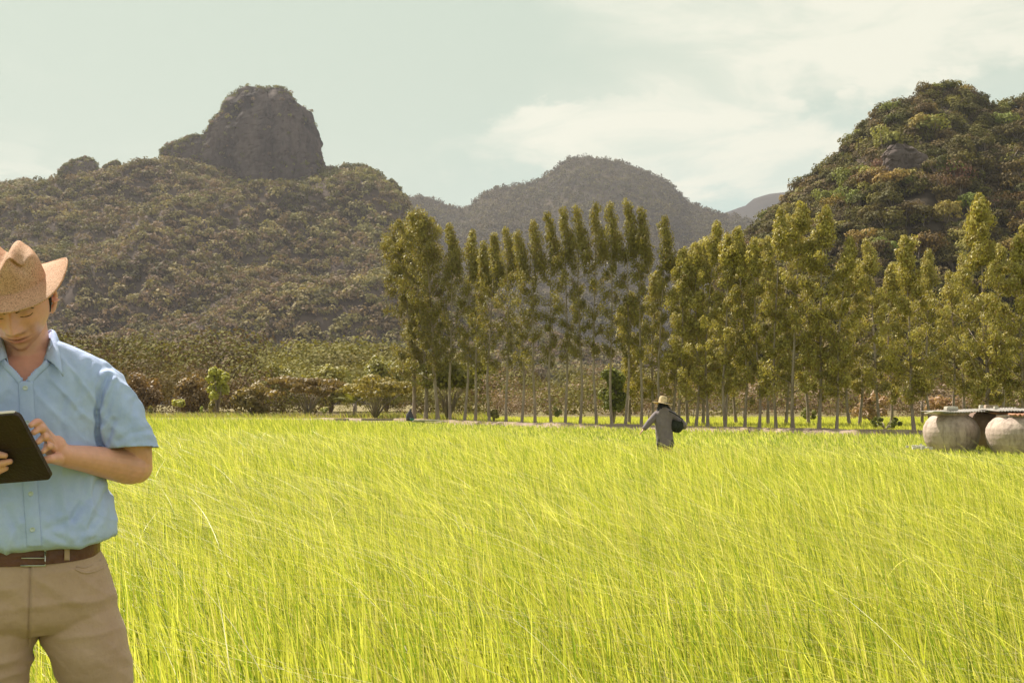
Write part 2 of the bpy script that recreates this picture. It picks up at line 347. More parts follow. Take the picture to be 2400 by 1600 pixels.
def rock(name, levels, Yc, depth, disp=3.0, seed=0, n=220, sc=0.04, lab=None):
    """stack of rounded cross-sections; levels: (py, px left, px right)"""
    lv = sorted(levels, key=lambda a: -a[0]); rings = []
    pys = np.array([l[0] for l in lv], float); m = 110
    tt = np.linspace(0, 1, m); q = pys[0]+(pys[-1]-pys[0])*tt
    xl = np.interp(-q, -pys, [l[1] for l in lv]); xr = np.interp(-q, -pys, [l[2] for l in lv])
    V = []
    an = np.linspace(0, 2*np.pi, n, endpoint=False)
    for k in range(m):
        a = (xl[k]-CX)/F*Yc; b = (xr[k]-CX)/F*Yc; z = zt_np(q[k])*Yc+HC; c = (a+b)/2; rx = (b-a)/2; ry = max(rx*depth, 1.0)
        e = 0.8
        cs, sn = np.cos(an), np.sin(an)
        V.append(np.stack([c+rx*np.sign(cs)*np.abs(cs)**e, Yc+ry*np.sign(sn)*np.abs(sn)**e, np.full(n, z)], -1))
    V = np.array(V); cen = V.mean(1, keepdims=True); out = V-cen; out[..., 2] = 0; out = nrm(out)
    flute = vnoise(V*np.array([1, 1, 0.18]), sc*2.2, seed)+0.5*vnoise(V*np.array([1, 1, 0.4]), sc*6, seed+2)
    lump = fbm(V, sc*1.4, 4, seed+4)
    crack = np.clip(1-np.abs(vnoise(V*np.array([1, 1, 0.12]), sc*4.5, seed+11))*7, 0, 1)+.6*np.clip(1-np.abs(vnoise(V, sc*7, seed+13))*6, 0, 1)
    V += out*(disp*(0.75*flute+0.8*lump+.20*fbm(V, sc*9, 3, seed+6)-.30*crack))[..., None]
    V[..., 2] += disp*0.35*fbm(V, sc*3, 3, seed+8)
    V = np.moveaxis(V, 0, 1).reshape(-1, 3)
    top = np.arange(n)*m+(m-1); cen = V[top].mean(0); V = np.vstack([V, cen[None]+[0, 0, 0.5]]); c = len(V)-1
    T = np.stack([top, np.roll(top, -1), np.full(n, c)], -1)
    o = mk(name, V, [grid_faces(n, m, True), T], M_rock, smooth=False); tag(o, kind='structure')
    return V
ROCKS = [rock('rock_dome', [(207, 600, 630), (211, 570, 652), (220, 544, 672), (245, 520, 703), (270, 503, 722), (300, 483, 740), (330, 475, 752), (380, 468, 760), (430, 474, 764), (500, 500, 755)], 690, 0.62, 5.2, 1),
 rock('rock_shoulder', [(321, 440, 480), (330, 418, 490), (342, 385, 500), (352, 369, 505), (372, 367, 515), (420, 375, 520)], 680, 0.5, 2.6, 2),
 rock('rock_knob', [(374, 178, 195), (384, 158, 213), (400, 141, 222), (420, 134, 228), (460, 125, 240)], 690, 0.7, 2.0, 3),
 rock('rock_knob', [(383, 257, 264), (393, 236, 272), (410, 228, 290), (440, 225, 305)], 690, 0.7, 1.8, 4),
 rock('rock_shoulder', [(390, 803, 845), (397, 792, 868), (410, 786, 890), (428, 790, 905), (480, 800, 915)], 690, 0.5, 2.4, 5),
 rock('rock_knob', [(427, 912, 918), (445, 906, 940), (465, 903, 955), (520, 900, 980)], 690, 0.6, 2.0, 6),
 rock('cliff', [(428, 545, 630), (445, 528, 675), (470, 540, 690), (500, 590, 690), (560, 600, 680)], 610, 0.35, 3.2, 7)]

# ------------------------------------------------------------------ foliage cloud: leaf quads around many crowns
def crowns(C, R, K, size, col, seed=0, low=-0.35, cj=0.25, fill=0.55, elong=1.0, jn=0.38):
    """C (n,3) centres, R (n,3) radii, K quads each, col (n,3)"""
    rs = np.random.RandomState(seed); n = len(C); m = n*K
    d = nrm(rs.normal(size=(m, 3))); d[:, 2] = np.where(d[:, 2] < low, -d[:, 2]*0.7, d[:, 2]); d = nrm(d)
    ci = np.repeat(np.arange(n), K)
    lump = 1+0.30*vnoise(d*1.7+C[ci]*0.37, 1.0, seed)
    r = (fill+(1-fill)*rs.rand(m)**0.5)*lump
    p = C[ci]+d*R[ci]*r[:, None]
    nn = nrm(d+jn*rs.normal(size=(m, 3))+[0, 0, .25])
    a = nrm(np.cross(nn, rs.normal(size=(m, 3)))); b = np.cross(nn, a)
    s = (size[ci] if isinstance(size, np.ndarray) else size)*(0.6+0.8*rs.rand(m)); s = s[:, None]*0.5
    V = np.stack([p-a*s*elong-b*s*0.6, p+a*s*elong*.8-b*s*.8, p+a*s*elong+b*s*.7, p-a*s*.7*elong+b*s], 1).reshape(-1, 3)
    c = col[ci]*(1-cj/2+cj*rs.rand(m, 1)); c = np.repeat(c, 4, 0)
    return V, np.arange(m*4).reshape(-1, 4), c
def pick(rs, n, pal, w):
    pal = np.array(pal, float); i = rs.choice(len(pal), n, p=np.array(w)/sum(w)); return pal[i]
PAL_L = [(0.16, 0.155, 0.05), (0.21, 0.20, 0.065), (0.09, 0.09, 0.035), (0.22, 0.15, 0.11), (0.16, 0.11, 0.08), (0.27, 0.235, 0.11)]
def forest(name, fn, u0, u1, Y0, Y1, n, r0, r1, K, pal, w, seed, size=0.38, mat=M_far, minz=1.5, extra=None, lab=None):
    rs = np.random.RandomState(seed)
    u = rs.uniform(u0, u1, n); Y = (rs.uniform(Y0**1.3, Y1**1.3, n))**(1/1.3)
    X, Z = fn(u, Y); r = r0+(r1-r0)*rs.rand(n)**2
    clump = vnoise(xyz(X, Y), 0.02, seed+1); r = r*(1+0.25*clump)
    k = Z > minz; X, Y, Z, r, u = X[k], Y[k], Z[k], r[k], u[k]
    C = np.stack([X, Y, Z+r*0.45], -1); R = np.stack([r, r, r*(0.75+.35*rs.rand(len(r)))], -1)
    col = pick(rs, len(r), pal, w); pt = fbm(xyz(X, Y), 0.012, 4, seed+5); pt2 = fbm(xyz(X, Y), 0.05, 3, seed+6)
    col *= (1+.45*pt2)[:, None]; a_ = np.clip(.5+1.5*pt, 0, 1)[:, None]; lum = col.mean(1, keepdims=True); col = col*.6+.4*lum*(a_*np.array([1.15, 1.12, .55])+(1-a_)*np.array([1.35, .98, .85]))
    if extra is not None: C, R, col = extra(C, R, col, rs)
    V, Q, c = crowns(C, R, K, R[:, 0]*size, col, seed, cj=.12, jn=.5)
    o = link(name, mesh_np(name, V, Q, mat, c)); return tag(o, lab, 'forest', kind='stuff')
def addrocks(C, R, col, rs):                                       # shrubs clinging to the rocks
    Cs = [C]; Rs = [R]; cs = [col]
    for Vr in ROCKS:
        n = min(len(Vr)//12, 900); i = rs.choice(len(Vr)-1, n); v = Vr[i]
        zt = (v[:, 2]-Vr[:, 2].min())/(np.ptp(Vr[:, 2])); keep = (rs.rand(n) < np.where(zt > 0.90, 1, np.where(zt < 0.42, 0.8, 0.22))) | (v[:, 0] < np.percentile(Vr[:, 0], 42))
        v = v[keep]; r = .8+1.5*rs.rand(len(v)); Cs.append(v+[0, 0, .4]); Rs.append(np.stack([r, r, r], -1)); cs.append(pick(rs, len(v), PAL_L[:4], [3, 3, 3, 2]))
    return np.concatenate(Cs), np.concatenate(Rs), np.concatenate(cs)
forest('mountain_forest', fL, -450, 1750, 382, 720, 21000, 1.1, 3.9, 50, PAL_L, [3, 2.4, 2, 2.5, 3, 1.4], 11, size=0.30, extra=addrocks, lab='dry olive and brown scrub woodland covering the left mountain')
forest('distant_forest', fM, 750, 2100, 860, 1520, 24000, 2.0, 5.4, 14, [(0.075, 0.07, 0.028), (0.085, 0.068, 0.036), (0.05, 0.048, 0.03), (0.12, 0.105, 0.042)], [3, 2.4, 2.4, 2.4], 12, size=0.42, lab='hazy scrub woodland on the middle mountain')

# ------------------------------------------------------------------ right hill: a wood of larger trees, the nearest and the skyline ones single
PAL_R = [(0.08, 0.073, 0.022), (0.115, 0.105, 0.03), (0.16, 0.145, 0.038), (0.155, 0.115, 0.06), (0.10, 0.075, 0.045)]
def hill_tree_mesh(seed, kind):
    rs = np.random.RandomState(seed); n = 7 if kind != 'bare' else 6
    d = nrm(rs.normal(size=(n, 3))); d[:, 2] = np.abs(d[:, 2])*0.8
    C = d*rs.uniform(.3, .62, (n, 1))+[0, 0, 0.45]; r = rs.uniform(.28, .5, n)
    R = np.stack([r*1.15, r*1.15, r*0.75], -1)
    base = {'green': [(0.08, 0.073, 0.022), (0.125, 0.115, 0.032)], 'bright': [(0.20, 0.20, 0.05), (0.25, 0.245, 0.07)], 'bare': [(0.17, 0.125, 0.075), (0.13, 0.095, 0.06)]}[kind]  # bright kind: its sunlit look is put into a paler leaf colour
    col = pick(rs, n, base, [1, 1]); K = 130 if kind != 'bare' else 70
    V, Q, c = crowns(C, R, K, 0.085 if kind != 'bare' else 0.06, col, seed, low=-0.5)
    A = Acc(); A.tube([(0, 0, -.6), (0.02, 0, 0), (0, .02, .4)], [.05, .04, .02], 5)
    for k in range(n): A.tube([(0, 0, .05), tuple(C[k]*[.6, .6, .8]), tuple(C[k]+[0, 0, r[k]*.5])], [.025, .016, .006], 4)
    return mesh_np('hill_tree', *A.get(), M_bark, smooth=True), mesh_np('crown', V, Q, M_hillleaf, c)
def surf_Y(fn, u, py, Ys):                                          # where the sight line meets a slope
    X, Z = fn(np.full(len(Ys), float(u)), Ys); k = np.nonzero((Z-HC)/Ys > Zt(py))[0]; return Ys[k[0]] if len(k) else Ys[-1]
for nm, lv, wd, dp, ds, sd in [('cliff', [(345, 2100, 2165), (370, 2085, 2190), (410, 2085, 2195), (450, 2100, 2190)], 2140, .9, 1.8, 21)]:
    yb = surf_Y(fR, wd, lv[-1][0], np.linspace(160, 270, 220)); rock(nm, lv, yb+4.0, dp, ds, sd, n=120, sc=.12)
WIN = [(2098, 2180, 355, 430)]
def in_win(u, tz, rs):
    k = np.zeros(len(u), bool)
    for a, b, c, d in WIN: k |= (u > a) & (u < b) & (tz < Zt(c)) & (tz > Zt(d))
    return k & (rs.rand(len(u)) < .62)
def right_hill():
    rs = np.random.RandomState(21)
    n = 1900; u = rs.uniform(1620, 2560, n); Y = rs.uniform(164, 272, n)
    X, Z = fR(u, Y); k = Z > 2.0; u, Y, X, Z = u[k], Y[k], X[k], Z[k]
    k = ~in_win(u, (Z-HC+1.5)/Y, rs); u, Y, X, Z = u[k], Y[k], X[k], Z[k]
    r = rs.uniform(1.1, 3.4, len(u)); C = np.stack([X, Y, Z+r*.35], -1)
    # skyline trees
    us = np.concatenate([np.arange(1745, 2440, 13)+rs.uniform(-5, 5, len(np.arange(1745, 2440, 13)))]); Ys = np.full(len(us), 267.0)
    Xs, Zs = fR(us, Ys); rr = rs.uniform(1.3, 3.0, len(us))
    # what shows: big ones on the visible slope
    ppx = r/Y*F; tz = (C[:, 2]-HC)/Y; vis = (u < 2440) & (u > 1760) & (tz > Zt(640))
    order = np.argsort(-ppx*vis); big = order[:150]; rest = np.setdiff1d(np.arange(len(u)), big)
    R = np.stack([r, r, r*.85], -1)[rest]; col = pick(rs, len(rest), PAL_R, [4, 4, 2, 3, 3])
    V, Q, c = crowns(C[rest], R, 260, r[rest]*0.16, col, 22, low=-0.4, fill=0.5)
    tag(link('hillside_forest', mesh_np('hillside_forest', V, Q, M_far, c)), 'dense dry woodland on the steep right hill', 'forest', kind='stuff')
    ms = {'green': [hill_tree_mesh(40+i, 'green') for i in range(4)], 'bright': [hill_tree_mesh(50+i, 'bright') for i in range(2)], 'bare': [hill_tree_mesh(60+i, 'bare') for i in range(2)]}
    LB = {'green': 'dark green bushy tree growing on the steep face of the right hill', 'bright': 'sunlit yellow green tree standing out on the steep face of the right hill',
          'bare': 'brown half leafless tree on the steep face of the right hill'}
    LS = {'green': 'dark green tree silhouetted on the skyline of the right hill', 'bright': 'pale green tree against the sky on the right hill crest', 'bare': 'thin brown tree against the sky on the right hill crest'}
    for j, (x, y, z, q) in enumerate([(*C[i], r[i]*1.2) for i in big]+[(Xs[i], Ys[i], Zs[i]+.2, rr[i]) for i in range(len(us))]):
        kd = rs.choice(['green', 'bright', 'bare'], p=[.55, .22, .23]); sky = j >= len(big)
        mt, mc = ms[kd][rs.randint(len(ms[kd]))]; o = link('hill_tree', mt, loc=(x, y, z-q*.1), rz=rs.uniform(0, 6.28)); q *= rs.uniform(.85, 1.25)
        o.scale = (q, q, q*rs.uniform(.85, 1.35)); link('crown', mc, o)
        pxx = CX+F*x/y; tzz = (z-HC)/y; hz = 'high under the summit' if tzz > Zt(330) else ('halfway up' if tzz > Zt(450) else 'low behind the row tops'); vx = 'left flank' if pxx < 2030 else ('middle' if pxx < 2230 else 'right part')
        base_ = {'green': 'dark green bushy tree', 'bright': 'sunlit yellow green tree', 'bare': 'brown half leafless tree'}[kd]
        lab = ('%s on the skyline, %s of the right hill crest' % (base_, vx)) if sky else ('%s %s, %s of the right hill' % (base_, hz, vx))
        tag(o, lab, 'tree', ('%s trees on the crest of the right hill' if sky else '%s trees on the face of the right hill') % {'green': 'dark', 'bright': 'sunlit', 'bare': 'bare'}[kd])
right_hill()

# ------------------------------------------------------------------ plantation row
def plant_tree(i, px, by, Y, tx, ty, style, seed, label, group='slender plantation trees in the row'):
    rs = np.random.RandomState(seed)
    b = P(px, by, Y); b.z = min(b.z, 0.5); top = P(tx, ty, Y); H = top.z-b.z
    e = empty('tree', (b.x, b.y, b.z), label, 'tree', group)
    s = Y/F                                                        # metres per photo pixel here
    trad = {'big': 4.4, 'plume': 3.3, 'mid': 3.6, 'cone': 4.4, 'wide': 5.2}[style]*s
    axis = lambda t: np.array([(top.x-b.x)*(0.25*t+0.75*t**2.2) + 0.20*math.sin(3.1*t+seed*1.7)*(1-t)*min(1, t*5), 0.25*math.sin(2.3*t+seed*2)*min(1, t*5), H*t])
    A = Acc(); ts = np.linspace(0, 0.97, 15)
    A.tube([(0, 0, -.3)]+[tuple(axis(t)) for t in ts], [trad*1.35, trad*1.25]+[trad*max(0.14, 1-t)**0.8 for t in ts[1:]], 8)
    bases = []; cl = []                                             # clump centres, radius, leaf count
    cfg = {'plume': dict(lo=.30, wide=34, top=.25, tw=27, n=80), 'big': dict(lo=.24, wide=54, top=.30, tw=42, n=130),
           'mid': dict(lo=.20, wide=54, top=.16, tw=22, n=80), 'cone': dict(lo=.17, wide=84, top=.12, tw=22, n=112), 'wide': dict(lo=.12, wide=104, top=.10, tw=24, n=160)}[style]
    nl = max(12, cfg['n']//4); az0 = rs.uniform(0, 6.28); wob = rs.uniform(0, 9)
    for k in range(nl):
        t = cfg['lo']+(0.97-cfg['lo'])*((k+rs.rand())/nl)
        if style == 'plume':
            if t > 1-cfg['top']*.9: continue
            w = cfg['wide']*(.9 if t > .5 else .75)
        elif style == 'big': w = cfg['wide']*(1 if t < .8 else max(.35, (1-t)/.2)**.5)
        else: w = cfg['wide']*min(1, ((1-t)/(1-cfg['lo'])*1.35+.12))*(1 if t > .38 else .8)
        an = az0+k*2.4+rs.normal()*.4; ln = w*s*rs.uniform(.55, 1.15)*(1+.35*math.sin(t*11+wob)); up = ln*rs.uniform(.45, .9)
        q0 = axis(max(.12, t-up/H)); tip = axis(t)+[math.cos(an)*ln, math.sin(an)*ln, 0]; mid_ = q0*.5+tip*.5+[0, 0, -.08*ln]
        A.tube([tuple(q0), tuple(mid_), tuple(tip)], [.018+.014*ln, .012+.004*ln, .005], 4)
        for fr_ in (rs.uniform(.3, .5), rs.uniform(.55, .75), rs.uniform(.8, .95), 1.05):
            p = q0*(1-fr_)**2+mid_*2*fr_*(1-fr_)+tip*fr_**2+rs.normal(size=3)*.10*ln
            cl.append((p, rs.uniform(7, 15)*s*(1.35 if style in ('wide', 'cone') else 1.1), rs.randint(60, 125) if style != 'plume' else rs.randint(26, 66)))
    if style in ('plume', 'mid', 'cone', 'wide', 'big'):            # dense leader at the tip, its tip on the windward side
        m = {'plume': 15, 'mid': 9, 'cone': 9, 'wide': 10, 'big': 14}[style]
        for k in range(m):
            q = (k+.35)/m; t = 1-cfg['top']*q; w = cfg['tw']*s*(0.35+.75*q)
            if style == 'plume': w *= (1-.35*max(0, q-.7)/.3)
            sh = (1.05*w*q-.25*w if style == 'plume' else 0.1*w)
            p = axis(t)+[sh+rs.normal()*w*.25, rs.normal()*w*.3, 0]
            cl.append((p, w*rs.uniform(.62, .85)+3*s, int(90+200*q)))
    if style == 'big':
        for k in range(6):
            p = axis(.97-.05*rs.rand())+[rs.uniform(-1, 1)*34*s, rs.normal()*.5, -abs(rs.normal())*.6]; cl.append((p, 13*s, 150))
    A.build('trunk', M_bark, e, smooth=True) if False else link('trunk', mesh_np('trunk', *A.get(), M_bark, smooth=True), e)
    Vs, cs = [], []
    for p, r, kk in cl:
        kk = int(kk*1.3)
        d = nrm(rs.normal(size=(kk, 3))); rad = r*rs.rand(kk)**.42
        q = p+d*rad[:, None]*[1, 1, 1.15]
        nn = nrm(d*.9+.5*rs.normal(size=(kk, 3))); droop = nrm(rs.normal(size=(kk, 3))*.55+[-.25, 0, -1])
        a = nrm(droop-nn*(droop*nn).sum(1, keepdims=True)); bb = np.cross(nn, a)
        Ls = rs.uniform(.08, .175, (kk, 1))*(1.0 if Y < 60 else 1.25); Ws = Ls*.42
        Vs.append(np.stack([q-a*Ls*.5, q+bb*Ws*.5, q+a*Ls*.5, q-bb*Ws*.5], 1).reshape(-1, 3))
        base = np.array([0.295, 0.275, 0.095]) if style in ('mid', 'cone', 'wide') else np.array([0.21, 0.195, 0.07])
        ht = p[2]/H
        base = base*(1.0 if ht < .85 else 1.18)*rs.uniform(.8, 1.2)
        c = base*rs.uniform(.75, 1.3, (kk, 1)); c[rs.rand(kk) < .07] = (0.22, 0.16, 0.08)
        cs.append(np.repeat(c, 4, 0))
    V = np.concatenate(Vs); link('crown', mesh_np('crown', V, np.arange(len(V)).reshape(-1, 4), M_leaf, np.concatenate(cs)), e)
ORD = ['first', 'second', 'third', 'fourth', 'fifth', 'sixth', 'seventh', 'eighth', 'ninth', 'tenth', 'eleventh', 'twelfth', 'thirteenth', 'fourteenth', 'fifteenth', 'sixteenth',
       'seventeenth', 'eighteenth', 'nineteenth', 'twentieth']
def make_row():
    ns = len(ROW)
    for i, r in enumerate(ROW):
        k = r[5]
        if r[1] == 992: lab = 'slim bushy tree standing back behind the row, left of the tree by the water jars'
        elif i == ns-1: lab = 'conical green tree cut by the right edge, behind the covered water jars'
        elif i == ns-2: lab = 'broadest conical tree of the row, rising behind the clay water jars'
        elif i == ns-3: lab = 'bushy conical tree just left of the clay water jars'
        elif r[0] == 1551: lab = 'slender plume topped tree whose trunk rises directly behind the sowing farmer'
        elif k == 'big': lab = 'tall full crowned tree at the left end of the row, %s trunk from the left' % ORD[i]
        elif k == 'plume': lab = 'slender tree with a wind swept plume top, %s trunk from the left of the row' % ORD[i]
        else: lab = 'leafy slender tree right of the farmer, %s trunk after the farmer' % ORD[i-18]
        plant_tree(i, *r, 100+i, lab)
    back = [(1575, 1602, 585), (1648, 1655, 560), (1725, 1745, 585), (1800, 1795, 560), (1842, 1850, 505), (1895, 1905, 545), (1990, 1975, 600), (2015, 2012, 610), (2090, 2090, 620), (2180, 2170, 590), (2235, 2225, 640), (2350, 2345, 575), (1530, 1540, 640), (1612, 1625, 575), (1475, 1480, 690), (1700, 1712, 570), (2260, 2255, 600)]
    for j, (bx, tx, ty) in enumerate(back):
        plant_tree(j, bx, 990, 58+j % 3, tx, ty, 'mid', 300+j, 'leafy slender tree half hidden in the second row behind the right plantation trees', 'trees of the hidden second row')
make_row()

# ------------------------------------------------------------------ scrub behind the field and single shrubs
def scrub_band():
    rs = np.random.RandomState(31); n = 1500
    Y = rs.uniform(88, 150, n); u = rs.uniform(-500, 2900, n); X = (u-CX)/F*Y
    r = (.8+2.0*rs.rand(n)**1.6)*(Y/100)*np.interp(u, [0, 900, 1100], [1.25, 1.2, .9]); h = np.interp(u, [0, 350, 620, 900, 1100, 1500, 2000, 2500], [4.2, 4.0, 3.6, 3.0, 1.8, 1.7, 1.6, 1.6])
    C = np.stack([X, Y, r*.5+(Y-88)*.045*h*.6], -1); R = np.stack([r*1.2, r, r*.8], -1)
    pal = [(0.12, 0.08, 0.05), (0.16, 0.11, 0.075), (0.12, 0.11, 0.035), (0.17, 0.155, 0.05), (0.08, 0.06, 0.035)]
    col = pick(rs, n, pal, [1.6, 1.4, 3.4, 4.2, 1.2]); ol = (u > 600) & (u < 1050) & (Y > 95); col[ol] = col[ol]*.35+np.array([.20, .185, .06])*.65; br = (u < 560) & (Y < 112); col[br] = col[br]*.4+np.array([.12, .08, .04])*.6; g = (u > 1150) & (Y < 110) & (rs.rand(n) < .5); col[g] = (0.25, 0.185, 0.15)
    V, Q, c = crowns(C, R, 330, r*.085, col, 32, low=-.6, fill=.45)
    tag(link('scrub', mesh_np('scrub', V, Q, M_far, c)), 'low brown and olive thicket at the foot of the hills behind the field', 'scrub', kind='stuff')
scrub_band()
def shrub(name, px, by, Y, w, h, col, label, cat='shrub', K=1300, nb=14, leaf=.10, trunk=True, flat=False, seed=0, group=None, stem=.0):
    """w,h in photo pixels"""
    rs = np.random.RandomState(500+seed); b = P(px, by, Y); b.z = max(min(b.z, .3), 0); s = Y/F; Wm = w*s/2; Hm = h*s
    e = empty(name, b, label, cat, group); A = Acc(); C = []; R = []
    for k in range(nb):
        an = rs.uniform(0, 6.28); t = rs.rand()
        if flat: z = Hm*(.55+.4*rs.rand()); rr = Wm*rs.rand()**.6; q = .28
        else: z = Hm*(stem+(1-stem)*(.15+.72*t)); rr = Wm*.62*math.sqrt(max(0, 1-((z/Hm-stem-.45*(1-stem))/(.62*(1-stem)))**2))*rs.rand()**.4; q = .34
        C.append((math.cos(an)*rr, math.sin(an)*rr, z)); qr = q*min(Wm*1.1, Hm*.6)*rs.uniform(.8, 1.2); R.append((qr*(1.8 if flat else 1), qr*(1.8 if flat else 1), qr*(.5 if flat else 1.05)))
        A.tube([(0, 0, -.1), (C[-1][0]*.35, C[-1][1]*.35, z*.5), C[-1]], [.03+.012*Hm, .02, .008], 5)
    link('trunk' if cat == 'tree' else 'stem', mesh_np('trunk', *A.get(), M_bark, smooth=True), e)
    cc = np.array(col)*1.7*rs.uniform(.8, 1.2, (nb, 1))
    V, Q, c = crowns(np.array(C), np.array(R), K//nb, leaf, cc, 600+seed, low=-.8, fill=.35, elong=1.3)
    link('crown', mesh_np('crown', V, Q, M_leaf, c), e)
    return e
SH = [
 ('tree', 510, 950, 84, 60, 116, (0.19, 0.20, 0.04), 'bright yellow green columnar young tree above the left scrub', 'tree', 2200, 16, .16, .25),
 ('bush', 590, 965, 82, 120, 78, (0.13, 0.105, 0.045), 'olive brown rounded bush right of the columnar young tree', 'bush', 2600, 18, .16, 0),
 ('bush', 722, 968, 80, 190, 88, (0.12, 0.09, 0.05), 'widest brown arching bush at the field edge, left of the palm', 'bush', 3400, 24, .16, 0),
 ('bush', 880, 978, 76, 170, 96, (0.15, 0.13, 0.045), 'olive spreading bush at the field edge between palm and row', 'bush', 3600, 24, .15, 0),
 ('bush', 420, 952, 86, 38, 35, (0.22, 0.23, 0.05), 'tiny round topped yellow green bush nearest the man in the hat', 'bush', 500, 6, .14, .5),
 ('bush', 472, 962, 80, 14, 26, (0.20, 0.24, 0.05), 'very small bright bush standing alone in front of the scrub', 'bush', 200, 4, .10, .1),
 ('bush', 353, 960, 82, 20, 34, (0.14, 0.13, 0.05), 'small dark bush beside the man\'s sleeve', 'bush', 260, 4, .12, .1),
 ('bush', 500, 940, 85, 50, 40, (0.17, 0.16, 0.06), 'low pale bush beneath the columnar young tree', 'bush', 600, 8, .14, 0),
 ('bush', 758, 975, 76, 34, 20, (0.20, 0.21, 0.06), 'low yellow green weed clump in front of the arching bush', 'bush', 300, 6, .10, 0),
 ('bush', 1158, 985, 62, 34, 34, (0.17, 0.16, 0.06), 'small sparse bush at the foot of the plume topped trees', 'bush', 420, 7, .10, 0),
 ('bush', 1306, 972, 78, 30, 22, (0.10, 0.11, 0.04), 'small dark round bush on the green strip behind the trunks', 'bush', 300, 6, .12, 0),
 ('bush', 1893, 982, 66, 52, 26, (0.13, 0.14, 0.05), 'low rounded dark bush between two trunks right of the farmer', 'bush', 600, 9, .11, 0),
 ('bush', 2075, 1003, 46, 105, 26, (0.10, 0.115, 0.035), 'flat dark green bush on the bank left of the water jars', 'bush', 1100, 14, .08, 0),
 ('bush', 2210, 975, 60, 110, 58, (0.24, 0.18, 0.15), 'pinkish dry leafless bush rising behind the water jars', 'bush', 1500, 14, .10, 0),
 ('bush', 2040, 980, 64, 130, 60, (0.21, 0.155, 0.12), 'pinkish brown dry bush behind the flat dark bush', 'bush', 1500, 14, .11, 0),
 ('bush', 335, 950, 92, 110, 92, (0.105, 0.07, 0.035), 'tall rust brown thicket bush nearest the man\'s shoulder', 'bush', 2600, 22, .17, 0),
 ('bush', 450, 948, 91, 120, 84, (0.12, 0.085, 0.04), 'brown thicket bush left of the columnar young tree', 'bush', 2600, 22, .17, 0),
 ('tree', 662, 950, 96, 120, 118, (0.15, 0.145, 0.045), 'olive round crowned small tree behind the widest arching bush', 'tree', 3200, 26, .17, .12),
 ('tree', 775, 950, 98, 110, 112, (0.17, 0.165, 0.05), 'pale olive small tree just left of the palm', 'tree', 3000, 24, .17, .12),
 ('tree', 905, 955, 94, 120, 125, (0.14, 0.14, 0.04), 'dense olive small tree between the palm and the first trunks', 'tree', 3400, 26, .17, .1),
]
for j, r in enumerate(SH):
    shrub(r[0], r[1], r[2], r[3], r[4], r[5], r[6], r[7], r[8], K=r[9], nb=r[10], leaf=r[11], stem=r[12], seed=j, flat=(j in (2, 3)))
shrub('tree', 1050, 982, 70, 170, 135, (0.115, 0.115, 0.035), 'dark layered umbrella tree standing behind the left end of the row', 'tree', K=5200, nb=34, leaf=.15, flat=True, seed=40)
shrub('tree', 1438, 985, 57, 74, 130, (0.105, 0.12, 0.03), 'bright green bushy young tree among the bare trunks left of the farmer', 'tree', K=4200, nb=26, leaf=.12, stem=.12, seed=41)

def palm():
    Y = 82; b = P(832, 935, Y); b.z = 0; e = empty('palm_tree', b, 'young palm with upright fronds rising out of the scrub', 'palm'); s = Y/F
    rs = np.random.RandomState(77); A = Acc(); hb = (935-912)*s+.4
    A.tube([(0, 0, -.1), (0, 0, hb*.5), (0, 0, hb)], [.22, .18, .15], 8); link('trunk', mesh_np('trunk', *A.get(), M_bark, smooth=True), e)
    for k in range(17):
        an = rs.uniform(0, 6.28); el = rs.uniform(.35, 1.4); Lf = rs.uniform(2.1, 3.3); d = np.array([math.cos(an)*math.cos(el), math.sin(an)*math.cos(el), math.sin(el)])
        V = []; pts = []
        for t in np.linspace(0, 1, 12): pts.append(np.array([0, 0, hb])+d*Lf*t+np.array([0, 0, -1])*Lf*.35*t*t*math.cos(el))
        side = nrm(np.cross(d, [0, 0, 1.0]))
        for t, p in zip(np.linspace(0, 1, 12), pts):
            if t < .15: continue
            for sg in (-1, 1):
                ll = .55*math.sin(math.pi*min(1, t*.9+.08))+.08; tip = p+side*sg*ll*.8+d*ll*.55+np.array([0, 0, -.12*ll]); w = d*.09
                V += [p-w, p+w, tip+w*.3, tip-w*.3]
        V = np.array(V); n = len(V)//4
        col = np.tile(np.array([0.15, 0.16, 0.045])*rs.uniform(.7, 1.3), (n*4, 1))
        f = link('frond', mesh_np('frond', V, np.arange(n*4).reshape(-1, 4), M_leaf, col), e)
palm()

